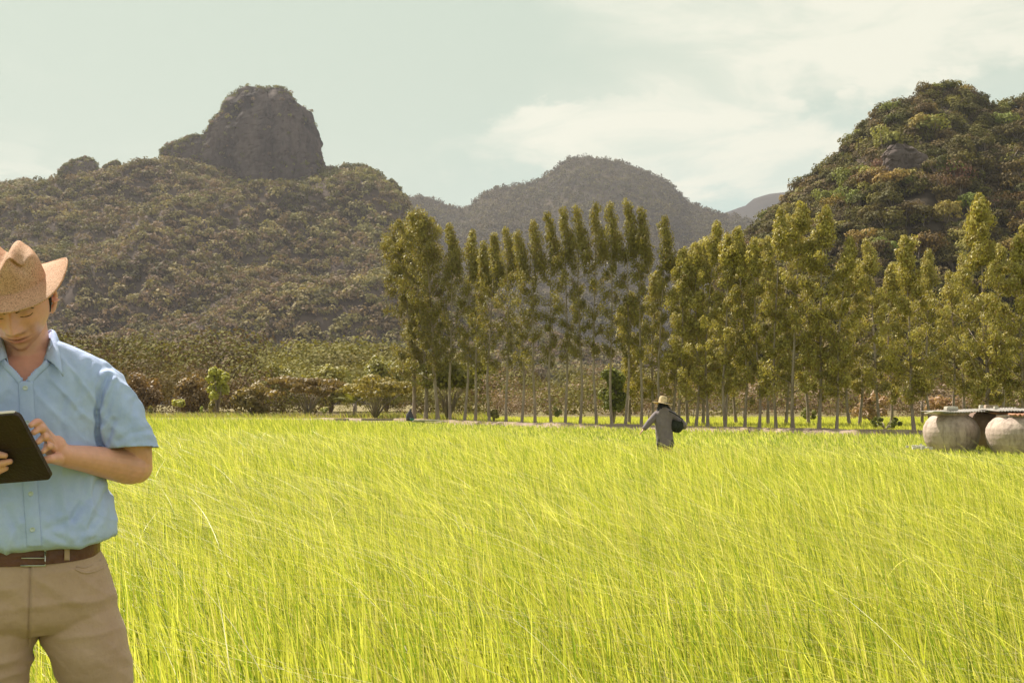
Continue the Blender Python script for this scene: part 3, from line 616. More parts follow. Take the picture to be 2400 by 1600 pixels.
# ------------------------------------------------------------------ rice field
def tall_edge(u):                                                   # how far the tall rice reaches, by bearing
    return np.interp(u, [0, 700, 850, 1000, 1200, 1500, 1900, 2400, 3000], [70, 64, 50, 38, 28.5, 23.5, 20, 18, 17])
def blades(n, u, Y, h, w, seg, rs, lean, col, stiff=2.0, wind=1.0, droop=.23, z0=0):
    """ribbon blades; arrays of length n"""
    X = (u-CX)/F*Y; t = np.linspace(0, 1, seg+1)[None, :]
    ln = lean[:, None]; an = rs.normal(np.pi, 0.55, n)[:, None] if wind > 0 else rs.uniform(0, 6.28, n)[:, None]
    bend = ln*t**stiff; zz = h[:, None]*(t-droop*np.clip(ln, 0, 1.8)*t**(stiff+.6))
    bx = X[:, None]+np.cos(an)*bend*h[:, None]; by = Y[:, None]+np.sin(an)*bend*h[:, None]
    wa = rs.uniform(0, np.pi, n)[:, None]; hw = w[:, None]*.5*np.clip(1-t**2.2, .04, 1)*(0.65+.35*np.minimum(1, t*4))
    dx = np.cos(wa)*hw; dy = np.sin(wa)*hw*.8
    V = np.stack([np.stack([bx-dx, by-dy, zz+z0], -1), np.stack([bx+dx, by+dy, zz+z0], -1)], 2)    # n, seg+1, 2, 3
    base = (np.arange(n)*(seg+1)*2)[:, None]; k = np.arange(seg)[None, :]*2
    Q = np.stack([base+k, base+k+1, base+k+3, base+k+2], -1).reshape(-1, 4)
    c = np.repeat(col, (seg+1)*2, 0)
    return V.reshape(-1, 3), Q, c
def rice():
    rs = np.random.RandomState(5); parts = []
    def samp(n, y0, y1, pw):                                        # density falls with distance as Y**-pw
        a = 2-pw; return (rs.uniform(y0**a, y1**a, n))**(1/a)
    G = np.array([[0.45, 0.445, 0.10], [0.56, 0.54, 0.16], [0.22, 0.28, 0.05], [0.66, 0.60, 0.24], [0.64, 0.54, 0.34]])
    for (y0, y1, n, seg, pw) in [(1.1, 4.5, 30000, 6, 0.6), (4.5, 12, 80000, 4, 1.1), (12, 30, 110000, 3, 1.3), (30, 72, 70000, 2, 1.4)]:
        Y = samp(n, y0, y1, pw); mar = 1.6/Y*F; u = rs.uniform(-mar, 2400+mar) if False else rs.rand(n)*(2400+2*mar)-mar
        te = tall_edge(u)*(1+.06*rs.normal(size=n)); X = (u-CX)/F*Y; keep = (Y < bank_y(X)-1.8)
        # keep the strip where the man stands loose
        u, Y, te, X = u[keep], Y[keep], te[keep], X[keep]; m = len(u)
        pat = fbm(xyz(X, Y), .22, 3, 2); gust = fbm(xyz(X*.6, Y), .5, 3, 8)
        tall = 1/(1+np.exp((Y-te)/(te*.05)))
        h = (0.30+.27*tall)*(1+.16*pat)*rs.uniform(.62, 1.18, m)
        h = np.where(tall < .5, h*.72, h)
        dn = np.maximum(1, Y/7)**.85; w = rs.uniform(.006, .0125, m)*dn*np.interp(Y, [2, 6], [1.5, 1])
        w = np.minimum(w, .05)
        lean = np.abs(rs.normal(.26, .24, m))*(1+.6*gust)*np.interp(Y, [2, 6], [.55, 1])
        ci = rs.choice(5, m, p=[.31, .25, .26, .11, .07]); col = G[ci]*rs.uniform(.72, 1.2, (m, 1))
        col *= (1+.10*pat[:, None]); col[:, 2] *= (1+.35*(1-tall))
        parts.append(blades(m, u, Y, h, w, seg, rs, lean, col))
    # long wind bent leaves above the rest
    for (y0, y1, n, seg) in [(1.6, 5, 1000, 10), (5, 12, 5200, 8), (12, 30, 8500, 6)]:
        Y = samp(n, y0, y1, .7); mar = 1.6/Y*F; u = rs.rand(n)*(2400+2*mar)-mar; keep = Y < tall_edge(u); u, Y = u[keep], Y[keep]; m = len(u)
        h = rs.uniform(.72, 1.0, m); lean = np.abs(rs.normal(1.55, .55, m)); w = rs.uniform(.004, .0075, m)*np.maximum(1, Y/6)**.75
        ci = rs.choice(3, m, p=[.45, .35, .2]); col = np.array([[.72, .67, .30], [.84, .75, .52], [.56, .54, .18]])[ci]*rs.uniform(.85, 1.1, (m, 1))
        parts.append(blades(m, u, Y, h, w, seg, rs, lean, col, stiff=1.9, droop=.23))
    # short field beyond the bank
    n = 60000; Y = samp(n, 40, 84, .9); u = rs.uniform(950, 2700, n); X = (u-CX)/F*Y; k = Y > bank_y(X)+1.6; u, Y = u[k], Y[k]; m = len(u)
    col = G[rs.choice([0, 1, 3], m)]*.95*rs.uniform(.85, 1.1, (m, 1)); parts.append(blades(m, u, Y, rs.uniform(.15, .32, m), rs.uniform(.03, .05, m), 2, rs, np.abs(rs.normal(.3, .2, m)), col))
    # rank weeds between the rice and the left thicket
    n = 16000; Y = samp(n, 68, 86, .5); u = rs.uniform(-100, 1150, n); X = (u-CX)/F*Y; k = (Y > bank_y(X)+.6) & (fbm(xyz(X, Y), .25, 3, 14) > -.15); u, Y = u[k], Y[k]; m = len(u)
    col = np.array([[.34, .27, .15], [.28, .29, .08], [.40, .31, .22], [.36, .36, .10]])[rs.choice(4, m)]*rs.uniform(.7, 1.1, (m, 1)); parts.append(blades(m, u, Y, rs.uniform(.2, .75, m), rs.uniform(.04, .09, m), 3, rs, np.abs(rs.normal(.45, .3, m)), col))
    # weeds on the bank
    n = 9000; X = rs.uniform(-40, 40, n); Y = bank_y(X)+rs.uniform(-2.2, 2.2, n); k = fbm(xyz(X, Y), .35, 3, 4) > -.05; X, Y = X[k], Y[k]; m = len(X)
    col = np.array([[.36, .30, .14], [.30, .32, .07], [.42, .34, .22]])[rs.choice(3, m)]; parts.append(blades(m, X/Y*F+CX, Y, rs.uniform(.1, .3, m), rs.uniform(.02, .04, m), 2, rs, np.abs(rs.normal(.4, .3, m)), col, z0=.1))
    # tall stray leaves around the standing man
    for (px, Y, hh, ln_) in [(-60, 1.95, 1.02, .9), (20, 2.0, .98, .8), (232, 2.05, .86, .25), (150, 1.9, .84, .3), (560, 2.2, .95, .5), (760, 2.3, .9, -.1), (300, 2.6, .86, .7), (1010, 2.6, .9, .2)]:
        parts.append(blades(3, np.array([px, px+14., px-22.]), np.array([Y, Y+.1, Y+.05]), np.array([hh, hh*.86, hh*.8]), np.array([.007, .006, .006]), 12, rs, np.abs(np.array([ln_, ln_*.8, ln_*1.1])), np.array([[.66, .62, .24]]*3), stiff=2.0, droop=.2))
    off = 0; Qs = []
    for V, Q, c in parts: Qs.append(Q+off); off += len(V)
    me = mesh_np('rice', np.concatenate([p[0] for p in parts]), np.concatenate(Qs), M_rice, np.concatenate([p[2] for p in parts]))
    tag(link('rice', me), 'bright yellow green rice bending in the wind across the field', 'rice', kind='stuff')
rice()

# ------------------------------------------------------------------ water jars and their covers
M_clay = simple_mat('cement_jar', (0.36, 0.27, 0.235), (0.54, 0.43, 0.37), 3.0, 0.9, 0.5, 14, detail=8)
M_claydark = simple_mat('old_clay_jar', (0.13, 0.08, 0.065), (0.24, 0.16, 0.125), 3.5, 0.85, 0.4, 12)
M_zinc = simple_mat('weathered_zinc', (0.17, 0.16, 0.16), (0.36, 0.34, 0.31), 3.0, 0.55, 0.2, 20, metal=0.25)
M_rust = simple_mat('rusty_sheet', (0.30, 0.13, 0.075), (0.48, 0.25, 0.15), 4.0, 0.8, 0.3, 18)
M_brick = simple_mat('old_brick', (0.36, 0.24, 0.19), (0.52, 0.42, 0.34), 14, 0.9, 0.3)
M_board = simple_mat('sun_bleached_board', (0.40, 0.36, 0.31), (0.62, 0.58, 0.50), 6, 0.9, 0.2, stretch=(0.3, 3, 3))
def stain(m, col, amt=.75):
    N, L = m.node_tree.nodes, m.node_tree.links; b = N['Principled BSDF']; src = b.inputs['Base Color'].links[0].from_socket
    tc = N.new('ShaderNodeTexCoord'); mp = N.new('ShaderNodeMapping'); mp.inputs['Scale'].default_value = (5, 5, .9); L.new(tc.outputs['Object'], mp.inputs['Vector'])
    n = N.new('ShaderNodeTexNoise'); n.inputs['Scale'].default_value = 1.6; n.inputs['Detail'].default_value = 9; n.inputs['Roughness'].default_value = .7; L.new(mp.outputs[0], n.inputs['Vector'])
    r_ = N.new('ShaderNodeMapRange'); r_.inputs[1].default_value = .46; r_.inputs[2].default_value = .68; r_.inputs[4].default_value = amt; L.new(n.outputs['Fac'], r_.inputs[0])
    x = N.new('ShaderNodeMix'); x.data_type = 'RGBA'; L.new(r_.outputs[0], x.inputs[0]); L.new(src, x.inputs[6]); x.inputs[7].default_value = (*col, 1); L.new(x.outputs[2], b.inputs['Base Color'])
stain(M_clay, (0.17, 0.125, 0.11)); stain(M_zinc, (0.20, 0.11, 0.07), .6)
def lathe(prof, n=48, dis=0.0, seed=0):
    an = np.linspace(0, 2*np.pi, n, endpoint=False); m = len(prof); V = []
    for a in an:
        for r, z in prof: V.append((r*math.cos(a), r*math.sin(a), z))
    V = np.array(V)
    if dis: V[:, :2] *= (1+dis*fbm(V, 1.6, 3, seed))[:, None]
    return V, grid_faces(n, m, True)
def jar(px, Y, R, H, label, mat=M_clay, seed=0):
    b = P(px, 1040, Y); b.z = 0.0; e = empty('water_jar', b, label, 'water jar', 'big round water jars under metal sheets')
    pr = [(0.0, -.1), (.62, -.1), (.66, .02), (.80, .14), (.93, .30), (.99, .46), (1.0, .56), (.97, .68), (.88, .80), (.74, .90), (.62, .95), (.60, .97)]
    ip = [(r*R, z*H) for r, z in pr]; q = []                       # smooth the profile
    for k in range(len(ip)-1):
        for t in np.linspace(0, 1, 4, endpoint=False): q.append((ip[k][0]*(1-t)+ip[k+1][0]*t, ip[k][1]*(1-t)+ip[k+1][1]*t))
    q.append(ip[-1]); V, Fq = lathe(q, 56, .012, seed); link('body', mesh_np('body', V, Fq, mat, smooth=True), e)
    V, Fq = lathe([(.60*R, .955*H), (.645*R, .965*H), (.655*R, .985*H), (.63*R, 1.0*H), (.56*R, 1.0*H), (.54*R, .97*H), (.56*R, .80*H), (.3*R, .5*H), (0.0, .45*H)], 56)
    link('rim', mesh_np('rim', V, Fq, mat, smooth=True), e); return e
jar(2230, 27.0, .715, 1.13, 'pale cement water jar, leftmost, with shadow of the sheet on its shoulder', seed=1)
jar(2388, 25.8, .79, 1.10, 'pale cement water jar cut by the right edge, under the rusty sheet', seed=2)
jar(2322, 28.8, .74, 1.20, 'dark brown water jar between and behind the two pale jars', M_claydark, 3)
def sheet(name, c, Lx, Ly, yaw, tx, ty, mat, label, wave=0.018, pitch=0.076, droop=0.0, group='metal sheets covering the water jars', thick=.004, cat='roofing sheet'):
    nx, ny = 90, 8; x = np.linspace(-Lx/2, Lx/2, nx); y = np.linspace(-Ly/2, Ly/2, ny); X, Y = np.meshgrid(x, y, indexing='ij')
    Z = wave*np.sin(Y/pitch*2*np.pi) if wave and ny > 20 else wave*np.sin(X/pitch*2*np.pi)
    Z = Z - droop*(X/Lx*2)**2 + .01*fbm(xyz(X, Y), 2.2, 3, len(label))
    V = np.stack([X, Y, Z], -1).reshape(-1, 3); R = Matrix.Rotation(yaw, 3, 'Z') @ Matrix.Rotation(ty, 3, 'Y') @ Matrix.Rotation(tx, 3, 'X')
    V = V @ np.array(R).T
    o = link(name, mesh_np(name, V, grid_faces(nx, ny), mat, smooth=True), loc=c); md = o.modifiers.new('thickness', 'SOLIDIFY'); md.thickness = thick
    return tag(o, label, cat, group)
zr = 1.15
def Z_at(px, py, Y): return P(px, py, Y)
sheet('roofing_sheet', Z_at(2254, 963, 27.0), 1.66, 1.3, .05, .02, -.035, M_zinc, 'grey corrugated sheet lying over the leftmost jar with a brick on it')
sheet('roofing_sheet', Z_at(2305, 958.5, 28.2), 1.5, 1.0, -.1, -.04, -.04, M_zinc, 'thin grey sheet bridging the gap above the dark jar')
sheet('roofing_sheet', Z_at(2410, 969, 25.9), 1.45, 1.35, .02, .03, 0, M_rust, 'rust orange sheet under the grey one over the right jar', wave=.03, pitch=.12)
sheet('roofing_sheet', Z_at(2400, 960.5, 26.2), 1.9, 1.3, -.03, .04, .005, M_zinc, 'pale corrugated sheet on top over the right jar')
sheet('roofing_sheet', Z_at(2224, 966.5, 26.6), 1.1, .5, .1, -.12, .02, M_board, 'sagging pale board beneath the grey sheet on the leftmost jar', wave=0, thick=.02, cat='board')
def lump(name, c, h, mat, label, seed, cat='brick', group='bricks and stones weighing down the sheets', rz=0):
    bm = bmesh.new(); bmesh.ops.create_cube(bm, size=2); bmesh.ops.scale(bm, vec=h, verts=bm.verts)
    bmesh.ops.bevel(bm, geom=bm.edges[:], offset=min(h)*.3, segments=2, affect='EDGES')
    me = bpy.data.meshes.new(name); bm.to_mesh(me); bm.free(); me.materials.append(mat)
    V = np.array([v.co[:] for v in me.vertices]); V += 0.12*min(h)*np.stack([fbm(V, 9, 2, seed+k) for k in range(3)], -1)
    me.vertices.foreach_set('co', V.astype(np.float32).ravel()); return tag(link(name, me, loc=c, rz=rz), label, cat, group)
c = P(2229, 957, 27.0); lump('brick', c, (.16, .10, .055), M_board, 'pale hollow block on the sheet over the leftmost jar', 1, rz=.1)
c = P(2300, 953, 28.0); lump('stone', c, (.055, .06, .05), M_board, 'small white stone on the sheet above the dark jar', 2, 'stone')
c = P(2323, 953, 27.6); lump('brick', c, (.17, .1, .05), M_brick, 'reddish brick above the gap between the jars', 3, rz=-.1)
c = P(2334, 955, 26.2); lump('stone', c, (.05, .05, .035), M_board, 'small pale stone at the left end of the right sheet', 4, 'stone')
def heap():
    rs = np.random.RandomState(9); A = Acc()
    for k in range(22):
        x = P(2150+rs.normal()*14, 1050, 25.5+rs.normal()*.5)
        A.box((x.x, x.y, .26+.05*rs.rand()), tuple(rs.uniform(.015, .04, 3)*[1.4, 1, .9]), Matrix.Rotation(rs.uniform(0, 3), 3, 'Z'))
    tag(A.build('rubble', M_board), 'pale broken rubble beside the leftmost jar', 'rubble', kind='stuff')
heap()
def post(px, Y, top, bot, r, label, group=None, cat='post'):
    a = P(px, bot, Y); a.z = 0; b = P(px, top, Y); A = Acc(); A.tube([(0, 0, -.2), (0.01, 0, b.z*.5), (0, .01, b.z)], [r, r*.95, r*.85], 8)
    o = link('post', mesh_np('post', *A.get(), M_bark, smooth=True), loc=a); tag(o, label, cat, group)
post(2161, 60, 941, 975, .10, 'short pale wooden post left of the water jars behind the row')
for k, (px, py) in enumerate([(1625, 973), (1742, 974), (1905, 974), (2005, 975), (1520, 972), (1395, 970)]):
    post(px, 78, py-12, py, .05, 'thin grey stake of the far field boundary behind the trunks', 'stakes along the far field boundary')
def farmyard():
    rs = np.random.RandomState(3)
    labs = ['long white board lying at the foot of the left trunks, topmost of the pile', 'pale board under the white one at the foot of the left trunks', 'short white board sticking out to the left of the pile', 'grey board lying across the right end of the pile']
    for k, (px, py, L, rz) in enumerate([(1000, 977, 1.6, .05), (1003, 980, 1.9, -.08), (980, 981, .8, .12), (1012, 982, 1.2, .2)]):
        c = P(px, py, 61+k*.1); c.z = .30-.05*k
        lump('board', c, (L/2, .11, .022), M_board, labs[k], 20+k, 'board', 'boards piled at the field edge', rz=rz)
    c = P(966, 983, 62); c.z = .27; e = empty('basin', c, 'small teal plastic basin beside the dark sack at the left trunks', 'basin')
    V, Fq = lathe([(0, 0), (.12, 0), (.15, .10), (.16, .11), (.16, .12), (.145, .11), (.11, .02), (0, .02)], 24)
    link('body', mesh_np('body', V, Fq, simple_mat('teal_plastic', (.05, .20, .22), rough=.4), smooth=True), e)
    c = P(960, 976, 62.4); c.z = .22; rsn = 0; A = Acc()
    pts = [(0, 0, 0), (.02, 0, .2), (-.02, .02, .42), (.03, 0, .58), (.05, 0, .68), (.09, 0, .76)]; A.tube(pts, [.22, .25, .20, .09, .06, .1], 16)
    V, Fl = A.get(); V += .03*np.stack([fbm(V, 6, 3, k) for k in range(3)], -1)
    tag(link('sack', mesh_np('sack', V, Fl, simple_mat('dark_sack', (.05, .045, .07), (.09, .08, .10), 8), smooth=True), loc=c), 'dark tied sack standing against the leftmost trunk', 'sack')
    for k, (px, w) in enumerate([(800, .5), (872, .7), (905, .5)]):
        c = P(px, 979, 66); c.z = .24; lump('log', c, (w, .09, .07), M_bark, ['short dark log on the bank below the palm', 'dark log on the bank below the spreading bush', 'thin dark log on the bank left of the sack'][k], 30+k, 'log', rz=.1*k)
farmyard()


# ------------------------------------------------------------------ people
class Frame:                                                        # x to the picture's right, -y towards the camera, z up
    def __init__(s, px, Y, turn=1.0, z0=0.0):
        c = P(px, 940, Y); s.C = Vector((c.x, c.y, 0)); th = math.atan2(-c.x, c.y)*turn
        s.f = Vector((math.sin(th), -math.cos(th), 0)); s.a = Vector((math.cos(th), math.sin(th), 0)); s.rz = th
        s.cam = Vector((0, 0, HC))
    def loc(s, w): q = Vector(w)-s.C; return Vector((q.dot(s.a), -q.dot(s.f), q.z))
    def dirl(s, r): return Vector((r.dot(s.a), -r.dot(s.f), r.z))
    def L(s, px, py, d=0.0):
        r = ray(px, py); t = ((s.C-s.cam).dot(s.f)+d)/r.dot(s.f); return s.loc(s.cam+r*t)
    def on(s, px, py, o, n):                                        # ray meets a plane given in local coordinates
        r = s.dirl(ray(px, py)); c = s.loc(s.cam); return c+r*((Vector(o)-c).dot(n)/r.dot(n))
def loft(rings, n=48, e=0.85, cap=True):
    """rings: (z, cx, cy, rx, ry[, tiltz])"""
    an = np.linspace(0, 2*np.pi, n, endpoint=False); V = []
    cs, sn = np.cos(an), np.sin(an); sx = np.sign(cs)*np.abs(cs)**e; sy = np.sign(sn)*np.abs(sn)**e
    for r in rings:
        z, cx, cy, rx, ry = r[:5]; k = r[5] if len(r) > 5 else 0
        V.append(np.stack([cx+rx*sx, cy+ry*sy, z+k*sy+0*sx], -1))
    m = len(rings); V = np.array(V).reshape(-1, 3); I, J = np.meshgrid(np.arange(m-1), np.arange(n), indexing='ij'); J2 = (J+1) % n
    Q = np.stack([I*n+J, I*n+J2, (I+1)*n+J2, (I+1)*n+J], -1).reshape(-1, 4)
    if not cap: return V, Q, None
    c0 = V[:n].mean(0); c1 = V[-n:].mean(0); V = np.vstack([V, c0, c1]); j = np.arange(n); j2 = (j+1) % n
    T = np.vstack([np.stack([np.full(n, m*n), j2, j], -1), np.stack([np.full(n, m*n+1), (m-1)*n+j, (m-1)*n+j2], -1)])
    return V, Q, T
def smooth_rings(R, k=4):
    R = np.array([list(r)+[0]*(6-len(r)) for r in R], float); t = np.arange(len(R)); tt = np.linspace(0, len(R)-1, (len(R)-1)*k+1); out = []
    for c in range(6):                                              # Catmull-Rom
        v = R[:, c]; vp = np.concatenate([[2*v[0]-v[1]], v, [2*v[-1]-v[-2]]]); i = np.minimum(tt.astype(int), len(R)-2); f = tt-i
        p0, p1, p2, p3 = vp[i], vp[i+1], vp[i+2], vp[i+3]
        out.append(.5*((2*p1)+(-p0+p2)*f+(2*p0-5*p1+4*p2-p3)*f*f+(-p0+3*p1-3*p2+p3)*f**3))
    return np.stack(out, -1).tolist()
def sm_tube(A, pts, rad, k=3, n=20, **kw):
    R = [(p[0], p[1], p[2], *(r if isinstance(r, (tuple, list)) else (r, r))) for p, r in zip(pts, rad)]; R = smooth_rings(R, k)
    A.tube([r[:3] for r in R], [(r[3], r[4]) for r in R], n, **kw)
def ball(c, r, n=20, m=12):
    c = np.array(c); r = np.array(r if isinstance(r, (tuple, list)) else (r, r, r)); th = np.linspace(0, np.pi, m)[1:-1]; rings = [( -math.cos(t)*r[2]+c[2], c[0], c[1], r[0]*math.sin(t), r[1]*math.sin(t)) for t in th]
    return loft(rings, n, 1.0)
def remesh(name, A, voxel, smooth_it=0, cut=None):
    V, Fl = A.get(); me = mesh_np(name+'_src', V, Fl); o = bpy.data.objects.new(name+'_src', me); COL.objects.link(o)
    m = o.modifiers.new('r', 'REMESH'); m.mode = 'VOXEL'; m.voxel_size = voxel; m.use_smooth_shade = True
    if smooth_it: q = o.modifiers.new('s', 'SMOOTH'); q.iterations = smooth_it; q.factor = .5
    co = None
    if cut is not None:
        co = bpy.data.objects.new('cut', mesh_np('cut', *cut)); COL.objects.link(co)
        b = o.modifiers.new('b', 'BOOLEAN'); b.operation = 'DIFFERENCE'; b.object = co; b.solver = 'EXACT'
    dg = bpy.context.evaluated_depsgraph_get(); res = bpy.data.meshes.new_from_object(o.evaluated_get(dg)); res.name = name
    bpy.data.objects.remove(o); bpy.data.meshes.remove(me)
    if co: bpy.data.objects.remove(co)
    res.materials.clear(); return res
def get_co(me): a = np.empty(len(me.vertices)*3, np.float32); me.vertices.foreach_get('co', a); return a.reshape(-1, 3).astype(float)
def get_no(me): a = np.empty(len(me.vertices)*3, np.float32); me.vertices.foreach_get('normal', a); return a.reshape(-1, 3).astype(float)
def set_co(me, V): me.vertices.foreach_set('co', V.astype(np.float32).ravel()); me.update()
def relax(me, V, it):
    E = np.empty(len(me.edges)*2, np.int32); me.edges.foreach_get('vertices', E); E = E.reshape(-1, 2); cnt = np.bincount(E.ravel(), minlength=len(V))[:, None]
    for _ in range(it):
        s_ = np.zeros_like(V)
        for k in range(3): s_[:, k] = np.bincount(E[:, 0], V[E[:, 1], k], len(V))+np.bincount(E[:, 1], V[E[:, 0], k], len(V))
        V = V*.5+.5*s_/np.maximum(cnt, 1)
    return V
def set_tint(me, c):
    a = me.attributes.new('tint', 'FLOAT_COLOR', 'POINT'); q = np.ones((len(c), 4), np.float32); q[:, :3] = c; a.data.foreach_set('color', q.ravel())
def finish(me, name, mat, parent, label=None):
    me.materials.append(mat); me.polygons.foreach_set('use_smooth', np.ones(len(me.polygons), bool)); o = link(name, me, parent)
    if label: o['label'] = label
    return o
def g2(x, z, cx, cz, sx, sz): return np.exp(-((x-cx)/sx)**2-((z-cz)/sz)**2)
def head_shape(D):
    """unit directions -> head surface; front is -y"""
    x, y, z = D[..., 0], D[..., 1], D[..., 2]
    X = x*.0745; Y = np.where(y < 0, y*.090, y*.100); Z = np.where(z > 0, z*.118, z*.120); Z = np.where(Z > .06, .06+(Z-.06)*.55, Z)
    k = np.clip((-Z-.015)/.10, 0, 1); k = k*k*(3-2*k)
    X = X*(1-.25*k**1.3); Y = np.where(Y > 0, Y*(1-.50*k), Y*(1+.02*k))
    X = X*(1-.06*np.clip(Z/.1, 0, 1))
    fr = np.clip(-y*2.2, 0, 1)
    ax = np.abs(X)
    ridge = np.interp(Z, [-.052, -.044, -.036, -.02, .0, .014, .03], [0, .012, .026, .020, .011, .005, 0])
    wid = np.interp(Z, [-.05, -.035, -.01, .02], [.013, .0125, .010, .009])
    f = 1.5*ridge*np.exp(-(X/wid)**2)
    f += .0145*g2(ax, Z, .0150, -.040, .0070, .0075)                                     # nostril wings
    f += .006*g2(ax, Z, .026, .022, .020, .009) - .015*g2(ax, Z, .030, .002, .017, .012) + .0115*g2(ax, Z, .031, .000, .0135, .0080)
    f -= .0050*g2(ax, Z, .031, -.0085, .016, .0022)                                    # lid crease
    f += .006*g2(ax, Z, .045, -.022, .02, .02)
    f += .0085*g2(X, Z, 0, -.0620, .021, .0045)+.0105*g2(X, Z, 0, -.0740, .018, .0055)-.0085*g2(X, Z, 0, -.068, .024, .0022)
    f -= .007*g2(ax, Z, .0075, -.0475, .0038, .003)
    f -= .002*g2(X, Z, 0, -.052, .003, .006); f += .004*g2(X, Z, 0, -.065, .03, .02)
    f -= .006*g2(X, Z, 0, -.086, .02, .005); f += .016*g2(X, Z, 0, -.104, .021, .013)
    f -= .003*g2(ax, Z, .030, -.055, .006, .016)
    return np.stack([X, Y-f*fr, Z], -1)
def head_mesh(n=150, m=110):
    la = np.linspace(-np.pi/2, np.pi/2, m)[1:-1]; lo = np.linspace(0, 2*np.pi, n, endpoint=False)
    D = np.stack([np.cos(la)[:, None]*np.cos(lo), np.cos(la)[:, None]*np.sin(lo), np.sin(la)[:, None]+0*lo], -1); V = head_shape(D).reshape(-1, 3)
    mm = len(la); I, J = np.meshgrid(np.arange(mm-1), np.arange(n), indexing='ij'); J2 = (J+1) % n
    Q = np.stack([I*n+J, I*n+J2, (I+1)*n+J2, (I+1)*n+J], -1).reshape(-1, 4)
    V = np.vstack([V, head_shape(np.array([[0, 0, -1.], [0, 0, 1.]]))]); j = np.arange(n); j2 = (j+1) % n
    T = np.vstack([np.stack([np.full(n, mm*n), j2, j], -1), np.stack([np.full(n, mm*n+1), (mm-1)*n+j, (mm-1)*n+j2], -1)])
    return V, Q, T
def face_pt(x, z, out=0.0):
    """point of the face surface at lateral x, height z (by search over directions)"""
    zz = z/(.118 if z > 0 else .120); best = None
    k = min(1, max(0, (-z-.015)/.10)); k = k*k*(3-2*k); xx = x/(.0745*(1-.25*k**1.3)*(1-.06*max(0, z/.1)))
    yy = -math.sqrt(max(0.0, 1-xx*xx-zz*zz)); p = head_shape(np.array([[xx, yy, zz]]))[0]; return np.array([p[0], p[1]-out, p[2]])

def skin_mat():
    m, nt, N, L, b = mat_new('skin'); at = N.new('ShaderNodeAttribute'); at.attribute_name = 'tint'; L.new(at.outputs['Color'], b.inputs['Base Color'])
    b.inputs['Roughness'].default_value = .42; b.inputs['Specular IOR Level'].default_value = .45
    b.inputs['Subsurface Weight'].default_value = .12; b.inputs['Subsurface Radius'].default_value = (1, .35, .18); b.inputs['Subsurface Scale'].default_value = .012
    n = N.new('ShaderNodeTexNoise'); n.inputs['Scale'].default_value = 260; bp = N.new('ShaderNodeBump'); bp.inputs['Strength'].default_value = .12; bp.inputs['Distance'].default_value = .002
    L.new(n.outputs['Fac'], bp.inputs['Height']); L.new(bp.outputs[0], b.inputs['Normal']); return m
def cloth_mat(name, c1, c2, weave=900, bump=.25, transl=.0, c3=None, rough=.85, mott=9):
    m, nt, N, L, b = mat_new(name); b.inputs['Roughness'].default_value = rough; b.inputs['Specular IOR Level'].default_value = .2
    b.inputs['Sheen Weight'].default_value = .15
    tc = N.new('ShaderNodeTexCoord'); n1 = N.new('ShaderNodeTexNoise'); n1.inputs['Scale'].default_value = mott; n1.inputs['Detail'].default_value = 8; n1.inputs['Roughness'].default_value = .7
    L.new(tc.outputs['Object'], n1.inputs['Vector']); cr = N.new('ShaderNodeValToRGB'); L.new(n1.outputs['Fac'], cr.inputs[0])
    cr.color_ramp.elements[0].position = .3; cr.color_ramp.elements[1].position = .7; cr.color_ramp.elements[0].color = (*c1, 1); cr.color_ramp.elements[1].color = (*c2, 1)
    L.new(cr.outputs[0], b.inputs['Base Color'])
    n2 = N.new('ShaderNodeTexNoise'); n2.inputs['Scale'].default_value = weave; n2.inputs['Detail'].default_value = 2; L.new(tc.outputs['Object'], n2.inputs['Vector'])
    n3 = N.new('ShaderNodeTexNoise'); n3.inputs['Scale'].default_value = 38; n3.inputs['Detail'].default_value = 4; L.new(tc.outputs['Object'], n3.inputs['Vector'])
    bp = N.new('ShaderNodeBump'); bp.inputs['Strength'].default_value = bump; bp.inputs['Distance'].default_value = .003; L.new(n2.outputs['Fac'], bp.inputs['Height'])
    b2 = N.new('ShaderNodeBump'); b2.inputs['Strength'].default_value = .35; b2.inputs['Distance'].default_value = .012; L.new(n3.outputs['Fac'], b2.inputs['Height']); L.new(bp.outputs[0], b2.inputs['Normal'])
    L.new(b2.outputs[0], b.inputs['Normal'])
    if transl:
        tr = N.new('ShaderNodeBsdfTranslucent'); L.new(cr.outputs[0], tr.inputs[0]); mx = N.new('ShaderNodeMixShader'); mx.inputs[0].default_value = transl
        L.new(b.outputs[0], mx.inputs[1]); L.new(tr.outputs[0], mx.inputs[2]); L.new(mx.outputs[0], N['Material Output'].inputs[0])
    return m
